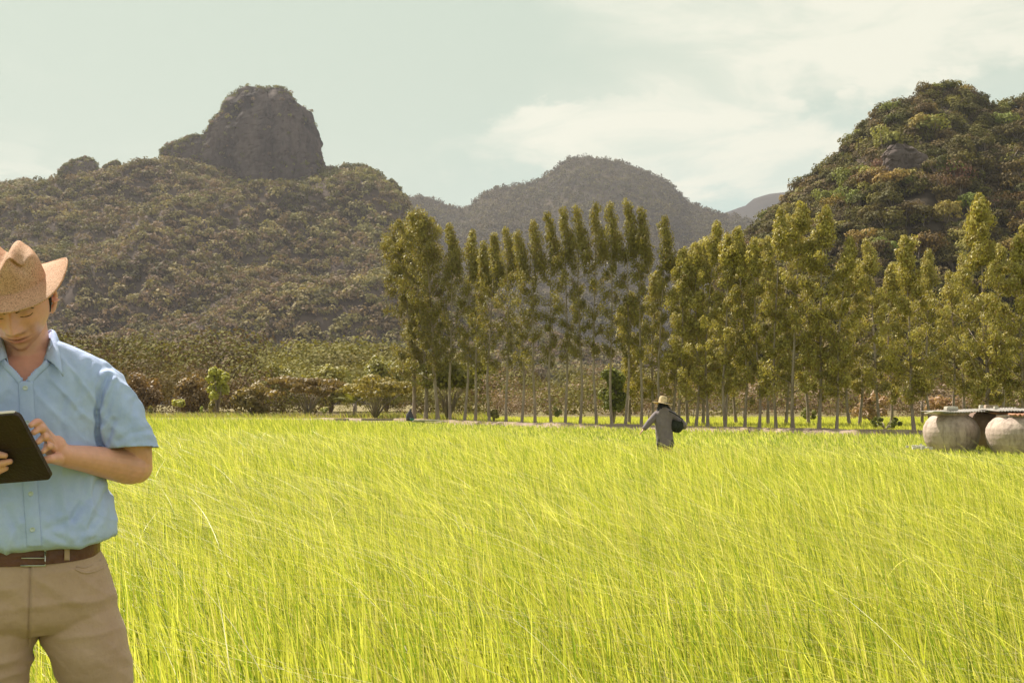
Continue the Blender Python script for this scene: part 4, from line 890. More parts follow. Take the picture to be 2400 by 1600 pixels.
def straw_mat(name, c1, c2, c3, sc=420, transl=.3):
    m, nt, N, L, b = mat_new(name); b.inputs['Roughness'].default_value = .75; b.inputs['Specular IOR Level'].default_value = .25
    tc = N.new('ShaderNodeTexCoord'); ch = N.new('ShaderNodeTexVoronoi'); ch.inputs['Scale'].default_value = sc; L.new(tc.outputs['Object'], ch.inputs['Vector'])
    cr = N.new('ShaderNodeValToRGB'); L.new(ch.outputs['Color'], cr.inputs[0]); e = cr.color_ramp.elements
    e[0].position = .12; e[0].color = (*c3, 1); e[1].position = .4; e[1].color = (*c1, 1); q = e.new(.8); q.color = (*c2, 1)
    L.new(cr.outputs[0], b.inputs['Base Color']); bp = N.new('ShaderNodeBump'); bp.inputs['Strength'].default_value = .5; bp.inputs['Distance'].default_value = .002
    L.new(ch.outputs['Distance'], bp.inputs['Height']); L.new(bp.outputs[0], b.inputs['Normal'])
    tg = N.new('ShaderNodeMix'); tg.data_type = 'RGBA'; tg.blend_type = 'MULTIPLY'; tg.inputs[0].default_value = 1; L.new(cr.outputs[0], tg.inputs[6]); tg.inputs[7].default_value = (1.0, .62, .30, 1)
    tr = N.new('ShaderNodeBsdfTranslucent'); L.new(tg.outputs[2], tr.inputs[0]); mx = N.new('ShaderNodeMixShader'); mx.inputs[0].default_value = transl
    L.new(b.outputs[0], mx.inputs[1]); L.new(tr.outputs[0], mx.inputs[2]); L.new(mx.outputs[0], N['Material Output'].inputs[0]); return m
M_skin = skin_mat()
M_shirt = cloth_mat('blue_shirt', (0.37, 0.47, 0.80), (0.50, 0.60, 0.90), transl=.06)
M_trouser = cloth_mat('khaki_trousers', (0.41, 0.27, 0.21), (0.50, 0.345, 0.27), weave=700)
M_straw = straw_mat('straw_hat', (0.72, 0.47, 0.31), (0.86, 0.62, 0.44), (0.46, 0.27, 0.18), 480, .45)
M_hair = simple_mat('black_hair', (0.012, 0.009, 0.009), (0.03, 0.022, 0.02), 120, .5, .3, stretch=(1, 1, .1))
M_leather = simple_mat('brown_leather', (0.085, 0.024, 0.020), (0.15, 0.048, 0.038), 14, .42, .2, 60, spec=.5)
M_cover = simple_mat('dark_leather_cover', (0.020, 0.009, 0.007), (0.035, 0.016, 0.012), 20, .5, .25, 160, spec=.4)
M_metal = simple_mat('brushed_metal', (.55, .55, .56), rough=.3, metal=1.0, spec=.5)
M_silver = simple_mat('pale_tablet_shell', (.75, .66, .62), rough=.35, spec=.5)
M_glass = simple_mat('dark_screen', (.01, .012, .014), rough=.08, spec=.6)
M_button = simple_mat('shell_button', (.50, .56, .60), rough=.3, spec=.6)

def hat(F, name, parent, Rm, o, base=(.080, .098), H=.125, brim=(.055, .068), curl=.078, dip=.018, crease=True, mat=M_straw, thick=.003, band=None):
    """Rm, o: hat frame; x lateral, -y front"""
    n = 120; an = np.linspace(0, 2*np.pi, n, endpoint=False); cs, sn = np.cos(an), np.sin(an); rows = []
    for r in np.linspace(0.02, .93, 20):                             # crown top
        x = r*base[0]*.86*cs; y = r*base[1]*.88*sn; z = H*(1-.10*r**4)+0*x
        if crease:
            z = z+.017*np.exp(-((np.abs(x)-.030)/.014)**2)*(1-.3*np.abs(y)/base[1])-.016*np.exp(-(x/.015)**2)-.014*np.exp(-((np.abs(x)-.048)/.013)**2-((y+.055)/.03)**2)
            z = z+.004*np.clip(-y/base[1], 0, 1)
        rows.append(np.stack([x, y, z], -1))
    z0 = rows[-1][:, 2]
    for t in np.linspace(0.06, 1, 16):                               # wall
        k = .80+.20*t**.8+.05*math.sin(min(1, t*3)*math.pi/2)*(1-t); z = z0*(1-t)**1.0*(1-.03*t)
        pin = 1-.16*np.exp(-((np.abs(cs)-.62)/.2)**2)*(sn < 0)*math.exp(-((t-.12)/.25)**2) if crease else 1
        rows.append(np.stack([base[0]*k*cs*pin, base[1]*k*sn*pin, z+0*cs], -1))
    for t in np.linspace(.05, 1, 18):                                # brim
        lat = np.abs(cs)**2.4; zz = curl*(1-np.abs(sn)**2.0)*(1+.75*sn)*t**1.5-dip*(1-lat)*t+.004*np.sin(3*an+1)*t
        rows.append(np.stack([(base[0]+brim[0]*t*(1-.22*lat*t))*cs, (base[1]+brim[1]*t)*sn, zz], -1))
    V = np.array(rows); m = len(rows); V = V.reshape(-1, 3)+.0016*fbm(V.reshape(-1, 3), 30, 3, 3)[:, None]
    I, J = np.meshgrid(np.arange(m-1), np.arange(n), indexing='ij'); J2 = (J+1) % n
    Q = np.stack([I*n+J, (I+1)*n+J, (I+1)*n+J2, I*n+J2], -1).reshape(-1, 4)
    V = np.vstack([V, V[:n].mean(0)]); T = np.stack([np.full(n, m*n), np.arange(n), (np.arange(n)+1) % n], -1)
    V = V @ np.array(Rm).T+np.array(o)
    h = link(name, mesh_np(name, V, [Q, T], mat, smooth=True), parent); md = h.modifiers.new('thickness', 'SOLIDIFY'); md.thickness = thick; md.offset = 0
    ed = Acc(); E = V[(m-1)*n:(m)*n]; ed.tube([tuple(e) for e in E]+[tuple(E[0]), tuple(E[1])], [thick*.9]*(n+2), 6, closed=False)
    link('brim_edge', mesh_np('brim_edge', *ed.get(), mat, smooth=True), h)
    return h, V

def man():
    Fm = Frame(80, 2.5); L = Fm.L
    e = empty('person', Fm.C, 'man in straw cowboy hat, blue short sleeved shirt and khaki trousers reading a tablet', 'man'); e.rotation_euler.z = Fm.rz
    # head pose
    Rh = (Matrix.Rotation(math.radians(-10), 3, 'Z') @ Matrix.Rotation(math.radians(-7), 3, 'Y') @ Matrix.Rotation(math.radians(29), 3, 'X'))
    hc = L(29, 783, .15) - Rh @ Vector((0, -.116, -.035)); Rn = np.array(Rh); hv = np.array(hc)
    H = lambda p: np.array(p) @ Rn.T + hv
    A = Acc(); V, Q, T = head_mesh(); A.add(H(V), Q, T)
    # ears
    for sg in (-1, 1):
        for (p, r, n_) in [([(.070, .004, .012), (.079, .010, .022), (.086, .020, .014), (.087, .023, -.005), (.083, .018, -.022), (.077, .009, -.034), (.070, .004, -.040)], [.0045, .005, .0055, .0055, .0055, .0068, .006], 10),
                           ([(.069, .004, -.008), (.075, .011, -.008), (.082, .019, -.008)], [(.024, .005), (.026, .0035), (.022, .0035)], 12)]:
            A.tube([tuple(H(np.array(q)*[sg, 1, 1])) for q in p], r, n_, ref=tuple(Rh @ Vector((0, 0, 1))))
    # neck and trunk
    nb = L(70, 872, .0); nt_ = H((0, .022, -.055)); sm_tube(A, [tuple(L(76, 920, -.01)), (nb[0], nb[1], nb[2]), tuple((np.array(nb)+nt_)/2+[0, .004, 0]), tuple(nt_)], [.072, .062, .056, .055])
    S = [(1420, 215, .115), (1340, 228, .12), (1280, 222, .108), (1200, 218, .100), (1110, 222, .102), (1040, 230, .108), (960, 240, .108), (905, 244, .100), (875, 228, .088), (850, 190, .075), (835, 150, .064), (822, 120, .055)]
    rg = []
    for py, px, ry in S: q = L(px, py); rg.append((q[2], 0, .004, q[0], ry))
    A.add(*loft(smooth_rings(rg), 48, .86))
    A.add(*ball(tuple(L(85, 925, .045)), (.085, .05, .06)))
    # legs
    knee = lambda sg: (sg*.18, -.01, .50)
    for sg in (-1, 1):
        sm_tube(A, [(sg*.09, 0, 1.0), (sg*.115, 0, .87), (sg*.148, 0, .75), (sg*.165, -.004, .62), knee(sg), (sg*.19, .01, .38), (sg*.205, .02, .24), (sg*.215, .02, .11), (sg*.215, .01, .05)], [.085, .076, .066, .058, .052, .052, .044, .034, .034])
        sm_tube(A, [(sg*.215, .05, .045), (sg*.22, -.03, .045), (sg*.24, -.14, .03)], [.034, .038, .028])
    # arms
    E = L(316, 1093, -.02); Wp = L(152, 1067, .17); Sh = (.160, -.006, L(0, 892)[2])
    sm_tube(A, [Sh, (.196, -.006, 1.44), (.222, -.004, 1.37), (.240, .0, 1.32), tuple(E)], [.042, .042, .042, .042, .043])
    mid = (np.array(E)+np.array(Wp))/2
    sm_tube(A, [tuple(np.array(E)+[.012, .01, .006]), tuple(np.array(E)+[-.01, -.02, 0]), tuple(mid*.55+np.array(E)*.45+[0, 0, -.002]), tuple(mid*.6+np.array(Wp)*.4), tuple(Wp), tuple(np.array(Wp)*.55+np.array(L(118, 1040, .19))*.45), tuple(np.array(Wp)*.15+np.array(L(118, 1040, .19))*.85)], [.036, .0445, .0425, .033, .0265, .0245, .018])
    A.add(*ball(tuple(np.array(E)+[.004, .006, -.004]), .041))
    E2 = (-E[0], E[1], E[2]-.01)
    sm_tube(A, [(-Sh[0], Sh[1], Sh[2]), (-.196, -.006, 1.44), (-.222, -.004, 1.37), (-.240, .0, 1.32), E2], [.042, .042, .042, .042, .043])
    # tablet frame
    TR = L(43, 967, .355); BR = L(124, 1121, .265); ev = (BR-TR); Lh = ev.length; ev = ev/Lh
    tz = -.10; tv = Vector((-1, (ev.x-tz*ev.z)/ev.y, tz)).normalized(); nv = ev.cross(tv)
    if nv.y > 0: nv = -nv
    TP = lambda px, py, off: Fm.on(px, py, TR+nv*off, nv)
    Wd = .25
    # picture-right hand, tapping the screen side
    MC = [L(107, 1014, .205), L(113, 1027, .195), L(119, 1041, .187), L(126, 1056, .18)]
    PI = [TP(90, 990, -.042), TP(98, 1004, -.036), TP(106, 1024, -.033), TP(115, 1045, -.030)]
    TI = [TP(73, 996, -.0165), TP(79, 1013, -.016), TP(88, 1036, -.016), TP(101, 1058, -.015)]
    for k in range(4):
        rr = [.0092, .0095, .009, .008][k]; m_ = MC[k]; pi = PI[k]; ti = TI[k]; di = pi.lerp(ti, .5)+nv*-.006
        sm_tube(A, [tuple(Wp.lerp(m_, .12)), tuple(Wp.lerp(m_, .6)), tuple(m_)], [.014, .0135, .0115], n=12)
        sm_tube(A, [tuple(Wp.lerp(m_, .92)), tuple(m_.lerp(pi, .5)+Vector((0, 0, .003))), tuple(pi), tuple(di), tuple(ti)], [rr*1.15, rr, rr*1.02, rr*.9, rr*.72], n=12)
        A.add(*ball(tuple(m_), rr*1.28, 12, 8)); A.add(*ball(tuple(ti), rr*.74, 12, 8)); A.add(*ball(tuple(pi), rr*1.06, 12, 8))
    pc = (MC[0]+MC[3]+Wp*1.1)/3.1; A.add(*ball(tuple(pc), (.026, .022, .028), 16, 10))
    th = [Wp.lerp(MC[3], .35)+Vector((-.004, -.012, -.012)), TP(121, 1075, -.034), TP(104, 1078, -.02)]
    sm_tube(A, [tuple(Wp+Vector((0, -.006, -.008))), tuple(th[0]), tuple(th[1]), tuple(th[2])], [.017, .0145, .011, .0085], n=12); A.add(*ball(tuple(th[2]), .0085, 12, 8))
    # picture-left hand: palm and fingers spread under the cover
    Wq = TP(-128, 1128, .03)
    sm_tube(A, [tuple(np.array(E2)+[-.01, .01, .006]), tuple(np.array(E2)+[.0, -.03, 0]), tuple((np.array(E2)+np.array(Wq))/2), tuple(Wq)], [.036, .044, .036, (.029, .023)])
    tips = [(12, 1067), (23, 1081), (13, 1097), (-6, 1111)]; mids = [(-16, 1063), (-8, 1087), (-16, 1107), (-32, 1121)]; mcs = [(-58, 1068), (-60, 1085), (-64, 1102), (-70, 1117)]
    for k in range(4):
        rr = [.0088, .0092, .0088, .0078][k]; m_ = TP(*mcs[k], .018); pi = TP(*mids[k], .017); ti = TP(*tips[k], .0135)
        sm_tube(A, [tuple(Wq), tuple(Wq.lerp(m_, .6)), tuple(m_)], [.014, .0135, .0115], n=12)
        sm_tube(A, [tuple(m_), tuple(m_.lerp(pi, .55)+nv*.004), tuple(pi+nv*.001), tuple(pi.lerp(ti, .6)), tuple(ti)], [rr*1.15, rr, rr*1.02, rr*.9, rr*.75], n=12)
        A.add(*ball(tuple(m_), rr*1.25, 12, 8)); A.add(*ball(tuple(ti), rr*.77, 12, 8))
    A.add(*ball(tuple(TP(-88, 1100, .02)), (.026, .016, .028), 16, 10))
    sm_tube(A, [tuple(Wq), tuple(TP(-130, 1085, -.005)), tuple(TP(-118, 1060, -.022)), tuple(TP(-95, 1050, -.022))], [.016, .014, .0105, .0085], n=12)
    me = remesh('body', A, .0023, 1); V = get_co(me); hl = (V-hv) @ Rn                     # head-local coordinates
    base = np.tile(np.array([0.68, 0.345, 0.27]), (len(V), 1)); n_ = fbm(V, 14, 4)[:, None]; base *= 1+.07*n_
    near = np.exp(-np.clip(np.abs(hl[:, 1]+.085)-.03, 0, 1)/.01); hd = (hl[:, 1] > -.135)
    lip = (np.exp(-(hl[:, 0]/.022)**4-((hl[:, 2]+.068)/.0095)**4)*near*(hl[:, 1] < -.05))[:, None]; base = base*(1-lip)+np.array([.50, .19, .17])*lip
    line = (np.exp(-(hl[:, 0]/.023)**4-((hl[:, 2]+.068)/.0016)**2)*near*(hl[:, 1] < -.05))[:, None]; base *= 1-.55*line
    st = (np.exp(-((hl[:, 2]+.098)/.022)**2-(hl[:, 0]/.045)**4)*(hl[:, 1] < -.02)*hd*.20)[:, None]; base = base*(1-st)+np.array([.20, .15, .13])*st
    ck = (g2(np.abs(hl[:, 0]), hl[:, 2], .045, -.03, .02, .02)*(hl[:, 1] < -.03)*hd*.12)[:, None]; base = base*(1-ck)+np.array([.70, .29, .22])*ck
    chest = (np.clip((1.60-V[:, 2])/.06, 0, 1)*(V[:, 1] < 0)*(V[:, 2] > 1.4)*(np.abs(V[:, 0]) < .1)*.25)[:, None]; base = base*(1-chest)+np.array([.46, .14, .12])*chest
    so = (g2(np.abs(hl[:, 0]), hl[:, 2], .030, .004, .018, .009)*(hl[:, 1] < -.04)*hd*.30)[:, None]; base = base*(1-so)+np.array([.27, .13, .10])*so  # eyelid and socket shading, put into the skin colour
    no_ = (g2(np.abs(hl[:, 0]), hl[:, 2], .017, -.045, .006, .008)*(hl[:, 1] < -.04)*hd*.45)[:, None]; base = base*(1-no_)+np.array([.24, .10, .07])*no_  # shade beside and under the nostrils, painted as darker skin
    base *= 1+.10*fbm(V, 90, 3, 5)[:, None]
    set_tint(me, base); body = finish(me, 'body', M_skin, e)
    # hair, brows, lashes, nails
    Vh, Qh, Th = head_mesh(90, 60); keep = lambda v: (v[:, 1] > .022-0.12*np.clip(v[:, 2]-.02, -.0, .2)*1.2) & (v[:, 2] > -.062) | (v[:, 2] > .058)
    k = keep(Vh); Qk = Qh[k[Qh].all(1)]; Vh2 = Vh*1.045
    o = link('hair', mesh_np('hair', H(Vh2), Qk, M_hair, smooth=True), body); o.modifiers.new('thickness', 'SOLIDIFY').thickness = .004
    for sg in (-1, 1):
        A = Acc(); A.tube([tuple(H((sg*.073, -.012, .045))), tuple(H((sg*.0765, -.008, .02))), tuple(H((sg*.0755, -.005, -.005))), tuple(H((sg*.0715, -.006, -.034)))], [(.003, .008), (.003, .0065), (.0026, .005), (.0012, .002)], 10, ref=tuple(Rh @ Vector((1, 0, 0))))
        link('sideburn', mesh_np('sideburn', *A.get(), M_hair, smooth=True), body)
        A = Acc(); pts = [face_pt(sg*x, z, .0015) for x, z in [(.012, .0070), (.020, .0105), (.030, .0128), (.040, .0112), (.048, .0060)]]
        A.tube([tuple(H(p)) for p in pts], [(.0016, .0042), (.0022, .0060), (.0022, .0058), (.0018, .0044), (.001, .0018)], 8, ref=tuple(Rh @ Vector((0, 1, 0))))
        link('eyebrow', mesh_np('eyebrow', *A.get(), M_hair, smooth=True), body)
        A = Acc(); pts = [face_pt(sg*x, z, .0012) for x, z in [(.0185, -.0065), (.025, -.0088), (.032, -.0095), (.039, -.0080), (.0455, -.0035)]]
        A.tube([tuple(H(p)) for p in pts], [.0006, .0011, .0014, .0012, .0006], 6)
        link('eyelash', mesh_np('eyelash', *A.get(), M_hair, smooth=True), body)
    # ---- shirt
    A = Acc()
    S = [(1268, 228, .112, 0), (1264, 246, .138, 0), (1254, 266, .156, 0), (1238, 271, .160, 0), (1195, 264, .152, 0), (1150, 254, .140, 0), (1105, 245, .130, 0), (1040, 240, .126, 0), (965, 246, .124, 0), (905, 262, .116, 0), (876, 266, .106, 0), (856, 254, .096, 0), (838, 228, .086, 0), (824, 200, .080, 0), (812, 172, .074, 0), (802, 146, .067, 0), (793, 122, .06, 0)]
    rg = []
    for py, px, ry, t in S: q = L(px, py); rg.append((q[2], 0, .002, q[0], ry, t))
    A.add(*loft(smooth_rings(rg, 4), 64, .88))
    for sg in (-1, 1):
        c = []
        for py, ox, rx, ry in [(856, 236, .022, .03), (864, 256, .040, .052), (878, 279, .054, .068), (903, 301, .063, .078), (940, 321, .065, .083), (985, 340, .068, .086), (1020, 358, .073, .089), (1050, 374, .078, .092)]:
            q = L(ox, py); c.append((q[0]-rx, q[2], rx, ry))
        x_, z_ = c[-1][:2]; c += [(x_, z_+.001, .072, .086), (x_-.005, z_+.02, .062, .078), (x_-.012, z_+.05, .054, .07), (x_-.02, z_+.08, .03, .04)]
        R = [(z, sg*x, -.008, rx, ry, (-.008 if i > 6 else 0)) for i, (x, z, rx, ry) in enumerate(c)]
        R = smooth_rings(R[:8], 4)+[list(r) for r in R[8:]]
        V, Q, T = loft(R, 48, .95); A.add(V, Q[:, ::-1], T[:, ::-1])
    poly = [(8, 832), (20, 852), (38, 866), (58, 891), (78, 866), (92, 858), (105, 843), (124, 775), (120, 730), (-20, 730), (-12, 790)]
    me = remesh('shirt', A, .0034, 3); V = get_co(me); N_ = get_no(me)
    arm = np.clip((np.abs(V[:, 0])-.185)/.03, 0, 1)
    w = V.copy(); w[:, 0] += .02*fbm(V, 9, 2, 3); z = V[:, 2]
    sr = lambda n: 1.9*np.clip(1-np.abs(n)*2.9, 0, 1)**1.6-.4
    fold = sr(vnoise(w*np.array([17, 9, 5.5]), 1, 2))                         # long vertical drapes
    fold2 = sr(vnoise((w @ np.array([[.8, 0, .6], [0, 1, 0], [-.6, 0, .8]]))*np.array([8, 9, 24]), 1, 5))
    fold3 = sr(vnoise((w @ np.array([[.8, 0, -.6], [0, 1, 0], [.6, 0, .8]]))*np.array([24, 12, 7]), 1, 7))
    low = np.clip((1.30-z)/.15, 0, 1); d = .0050*fold*(.4+.9*low)+.0045*fold2*(.4+.8*arm)+.0050*fold3*np.clip((z-1.30)/.1, .2, 1)+.0045*fbm(V, 7, 3, 9)+.0012*fbm(V, 55, 2, 12)
    fr = V[:, 1] < .02
    def crease(pts, dep, wd):                                     # a drawn fold: groove with a soft ridge beside it
        q = np.zeros(len(V))
        P2 = [(L(x, y)[0], L(x, y)[2]) for x, y in pts]
        dm = np.full(len(V), 9.0)
        for (x0, z0), (x1, z1) in zip(P2[:-1], P2[1:]):
            t = np.clip(((V[:, 0]-x0)*(x1-x0)+(z-z0)*(z1-z0))/((x1-x0)**2+(z1-z0)**2), 0, 1); dm = np.minimum(dm, np.hypot(V[:, 0]-x0-t*(x1-x0), z-z0-t*(z1-z0)))
        return dep*(-np.exp(-(dm/wd)**2)+.45*np.exp(-((dm-wd*2.2)/(wd*1.1))**2))*fr
    for c_ in [([(250, 885), (232, 920), (224, 965), (226, 1010), (232, 1062)], .017, .0065), ([(232, 1062), (246, 1030), (258, 985)], .008, .006), ([(262, 900), (246, 950), (240, 990)], .007, .006),
               ([(205, 850), (190, 900), (178, 960)], .005, .007), ([(150, 830), (172, 880), (178, 930)], .0045, .007), ([(236, 1105), (215, 1150), (160, 1205), (110, 1225)], .006, .008),
               ([(246, 1150), (225, 1200), (180, 1245)], .006, .008), ([(200, 1110), (190, 1160), (172, 1200)], .005, .007), ([(120, 1235), (160, 1255), (215, 1250)], .005, .006), ([(20, 1180), (40, 1225), (50, 1262)], .005, .007),
               ([(310, 940), (300, 985), (305, 1030)], .004, .007), ([(270, 1030), (300, 1012), (335, 1008)], .004, .006), ([(120, 1130), (130, 1180), (118, 1240)], .004, .007), ([(150, 935), (140, 990), (150, 1040)], .004, .007)]:
        d = d+crease(*c_)
    d += .005*low*np.sin(w[:, 0]*40+3*fbm(V, 6, 2, 4))*np.clip((z-1.11)/.03, 0, 1)
    fade = np.clip((1.585-z)/.04, 0.1, 1); V += N_*(d*fade*.72)[:, None]; V = relax(me, V, 3); set_co(me, V)
    m2 = me.copy(); Wx = np.array(Fm.C)+np.outer(V[:, 0], np.array(Fm.a))-np.outer(V[:, 1], np.array(Fm.f)); Wx[:, 2] = V[:, 2]; q = Wx-np.array([0, 0, HC])
    zc = q[:, 1]*math.cos(_t)+q[:, 2]*math.sin(_t); yc = -q[:, 1]*math.sin(_t)+q[:, 2]*math.cos(_t); PX = CX+F*q[:, 0]/zc; PY = CY-F*yc/zc
    ins = np.zeros(len(V), bool)                                   # open neck: take the cloth away inside this outline
    for i in range(len(poly)):
        (xa, ya), (xb, yb) = poly[i], poly[i-1]
        if ya != yb: c_ = ((ya > PY) != (yb > PY)) & (PX < (xb-xa)*(PY-ya)/(yb-ya)+xa); ins ^= c_
    ins &= V[:, 1] < -.02; bmp = bmesh.new(); bmp.from_mesh(m2); bmp.verts.ensure_lookup_table()
    bmesh.ops.delete(bmp, geom=[bmp.verts[i] for i in np.nonzero(ins)[0]], context='VERTS'); bmp.to_mesh(m2); bmp.free(); m2.materials.clear()
    shirt = finish(m2, 'shirt', M_shirt, e)
    from mathutils.bvhtree import BVHTree
    bv = BVHTree.FromPolygons([v.co[:] for v in me.vertices], [p.vertices[:] for p in me.polygons]); camL = Fm.loc(Fm.cam)
    def hit(px, py, off=.003, dflt=.12):
        r = Fm.dirl(ray(px, py)).normalized(); h = bv.ray_cast(camL, r)
        if h[0] is None: return L(px, py, dflt)
        return h[0]-r*off
    def sheet_on(name, rows, mat, parent, th=.002, off=None):
        m_ = len(rows[0]); V = np.array([p[:] for r in rows for p in r]); o = link(name, mesh_np(name, V, grid_faces(len(rows), m_), mat, smooth=True), parent)
        md = o.modifiers.new('thickness', 'SOLIDIFY'); md.thickness = th; md.offset = 0; return o
    # placket
    rows = []
    for py in np.linspace(893, 1281, 62):
        c = np.interp(py, [893, 1000, 1155, 1272], [60, 66, 72, 80]); rows.append([hit(c+x, py, .0035 if abs(x) < 15 else .001) for x in (-17, -15, -5, 5, 15, 17)])
    R_ = np.array([[p[:] for p in r] for r in rows]); 
    for _ in range(2): R_[1:-1] = (R_[:-2]+R_[1:-1]*2+R_[2:])/4
    R_[:, 1:-1, 1] -= .0012
    sheet_on('placket', [[Vector(p) for p in r] for r in R_], M_shirt, shirt, .002)
    for px, py in [(59, 909), (64, 990), (70, 1073), (72, 1156), (76, 1240)]:
        c = hit(px, py, .0065); V, Fq = lathe([(0, .0015), (.0032, .0015), (.0040, .0028), (.0056, .0028), (.0060, .001), (.0055, 0), (0, 0)], 20)
        V = V[:, [0, 2, 1]]*[1, -1, 1]; link('button', mesh_np('button', V+np.array(c), Fq, M_button, smooth=True), shirt)
    # collar leaves and stand
    M_col = M_shirt; cx = L(60, 860, .06)[0]
    def collar(sg):
        Fp = [L(84, 790, -.062), L(108, 778, -.045), L(121, 773, -.01), L(118, 792, .030), L(112, 815, .062), L(104, 840, .085)]
        Op = [L(100, 812, -.085), L(126, 800, -.06), L(138, 800, -.015), L(141, 822, .055), L(144, 850, .100), L(148, 882, .128)]
        F2 = smooth_rings([tuple(p)+(0, 0) for p in Fp], 4); O2 = smooth_rings([tuple(p)+(0, 0) for p in Op], 4); rows = []
        for a, b_ in zip(F2, O2):
            a = np.array(a[:3]); b_ = np.array(b_[:3]); r = []
            for t in np.linspace(0, 1, 7):
                p = a*(1-t)+b_*t; p = p+np.array([0, -.012, .008])*math.sin(math.pi*t)*.9
                if sg < 0: p = np.array([2*cx-p[0], p[1], p[2]])
                r.append(Vector(p))
            rows.append(r)
        # rest the free edge on the shirt
        o = sheet_on('collar', rows, M_col, shirt, .0024)
        St = [(np.array(a[:3])+[0, .004, -.004], np.array(a[:3])+np.array([(-.010), .010, -.036])) for a in F2]; rows = []
        for a, b_ in St:
            if sg < 0: a = np.array([2*cx-a[0], a[1], a[2]]); b_ = np.array([2*cx-b_[0], b_[1], b_[2]])
            rows.append([Vector(a*(1-t)+b_*t) for t in np.linspace(0, 1, 4)])
        sheet_on('collar_stand', rows, M_col, shirt, .002)
    collar(1); collar(-1)
    # turned edges of the open neck
    for pts in ([(105, 841), (96, 853), (84, 862), (70, 876), (59, 892)], [(10, 836), (22, 852), (36, 864), (46, 876), (58, 892)]):
        rows = []
        for k in range(len(pts)-1):
            for t in np.linspace(0, 1, 5, endpoint=False):
                x = pts[k][0]*(1-t)+pts[k+1][0]*t; y = pts[k][1]*(1-t)+pts[k+1][1]*t; sx = 1 if pts[0][0] > 60 else -1
                rows.append([hit(x+sx*q+0, y+q*.75, .004-.0004*abs(q-5), .09) for q in (2, 6, 10, 14)])
        R_ = np.array([[p[:] for p in r] for r in rows]); 
        for _ in range(4): R_[1:-1] = (R_[:-2]+R_[1:-1]*2+R_[2:])/4
        sheet_on('facing', [[Vector(p) for p in r] for r in R_], M_shirt, shirt, .0022)
    # ---- trousers
    A = Acc(); S = [(1262, 226, .112), (1290, 236, .118), (1330, 253, .128), (1380, 268, .130), (1425, 272, .118), (1455, 262, .085)]; rg = []
    for py, px, ry in S: q = L(px, py); rg.append((q[2], 0, .002, q[0], ry))
    A.add(*loft(smooth_rings(rg[::-1], 4), 56, .85))
    def legpts(edges, sgn):
        P_ = []; R = []
        for py, x0, x1 in edges: a = L(x0, py); b_ = L(x1, py); P_.append(((a[0]+b_[0])/2, .0, a[2])); R.append(((b_[0]-a[0])/2, (b_[0]-a[0])/2*1.12))
        x_ = P_[-1][0]; P_ += [(x_+sgn*a_, b2, c_) for a_, b2, c_ in ((.008, -.002, .66), (.016, -.004, .58), (.025, -.006, .50), (.034, 0, .40), (.042, .006, .30), (.050, .01, .19), (.056, .012, .07))]; R += [(.082, .09), (.080, .086), (.078, .083), (.076, .082), (.076, .082), (.078, .084), (.082, .088)]
        return P_, R
    for sgn, ed in ((1, [(1400, 90, 262), (1440, 92, 274), (1488, 100, 289), (1545, 118, 303), (1600, 136, 310)]), (-1, [(1400, -108, 80), (1440, -114, 84), (1495, -120, 84), (1545, -128, 76), (1600, -134, 66)])):
        P_, R = legpts(ed, sgn); rg = smooth_rings([(p[2], p[0], p[1]+.004, r[0], r[1]) for p, r in zip(P_, R)], 4); V, Q, T = loft(rg, 48, .92); A.add(V, Q[:, ::-1], T[:, ::-1])
    me = remesh('trousers', A, .0045, 3); V = get_co(me); N_ = get_no(me); z = V[:, 2]
    wv = V.copy(); wv[:, 2] += .03*fbm(V, 6, 2, 2)
    f1 = 1-np.abs(vnoise(wv*np.array([5, 6, 24]), 1, 3))*2.2; crotch = np.exp(-((z-.90)/.09)**2-(V[:, 0]/.12)**2)
    f2 = 1-np.abs(vnoise((wv @ np.array([[.75, 0, .66], [0, 1, 0], [-.66, 0, .75]]))*np.array([6, 6, 30]), 1, 8))*2.2
    d = .0036*f1+.0050*f2*(.4+crotch)+.004*fbm(V, 6, 3, 6); V += N_*(d*np.clip((1.08-z)/.04, .1, 1))[:, None]
    front = V[:, 1] < 0; seam = np.exp(-((V[:, 0]-.002)/.0022)**2)*front*(z > .86); V[:, 1] += .0075*seam
    fly = np.exp(-((V[:, 0]-.006)/.006)**2)*front*(z > .86); V[:, 1] -= .0025*fly
    set_co(me, V); tr = finish(me, 'trousers', M_trouser, e)
    bv = BVHTree.FromPolygons([v.co[:] for v in me.vertices], [p.vertices[:] for p in me.polygons])
    # pocket seam
    def seam(name, pts, r, mat, par):
        A = Acc(); q = [hit(x, y, .001) for x, y in pts]; A.tube([tuple(p) for p in q], [r]*len(q), 6); link(name, mesh_np(name, *A.get(), mat, smooth=True), par)
    seam('pocket', [(176, 1333), (190, 1340), (205, 1342), (222, 1338), (240, 1330), (252, 1322)], .0022, M_trouser, tr)
    seam('pocket', [(178, 1327), (196, 1330), (212, 1326), (236, 1312)], .0016, M_trouser, tr)
    # belt with buckle and loops
    def bandring(z0f, z0s, rx, ry, h, th, mat, name, par, e_=.86):
        n = 96; an = np.linspace(0, 2*np.pi, n, endpoint=False); cs, sn = np.cos(an), np.sin(an); x = rx*np.sign(cs)*np.abs(cs)**e_; y = ry*np.sign(sn)*np.abs(sn)**e_
        zc = z0s+(z0f-z0s)*np.clip(-sn, 0, 1)**1.5; pr = [(0, -h/2), (th, -h/2+.002), (th, h/2-.002), (0, h/2)]; V = []
        for i in range(n):
            for o_, dz in pr: V.append((x[i]*(1+o_/rx), .002+y[i]*(1+o_/ry), zc[i]+dz))
        return link(name, mesh_np(name, V, grid_faces(n, 4, True), mat, smooth=False), par)
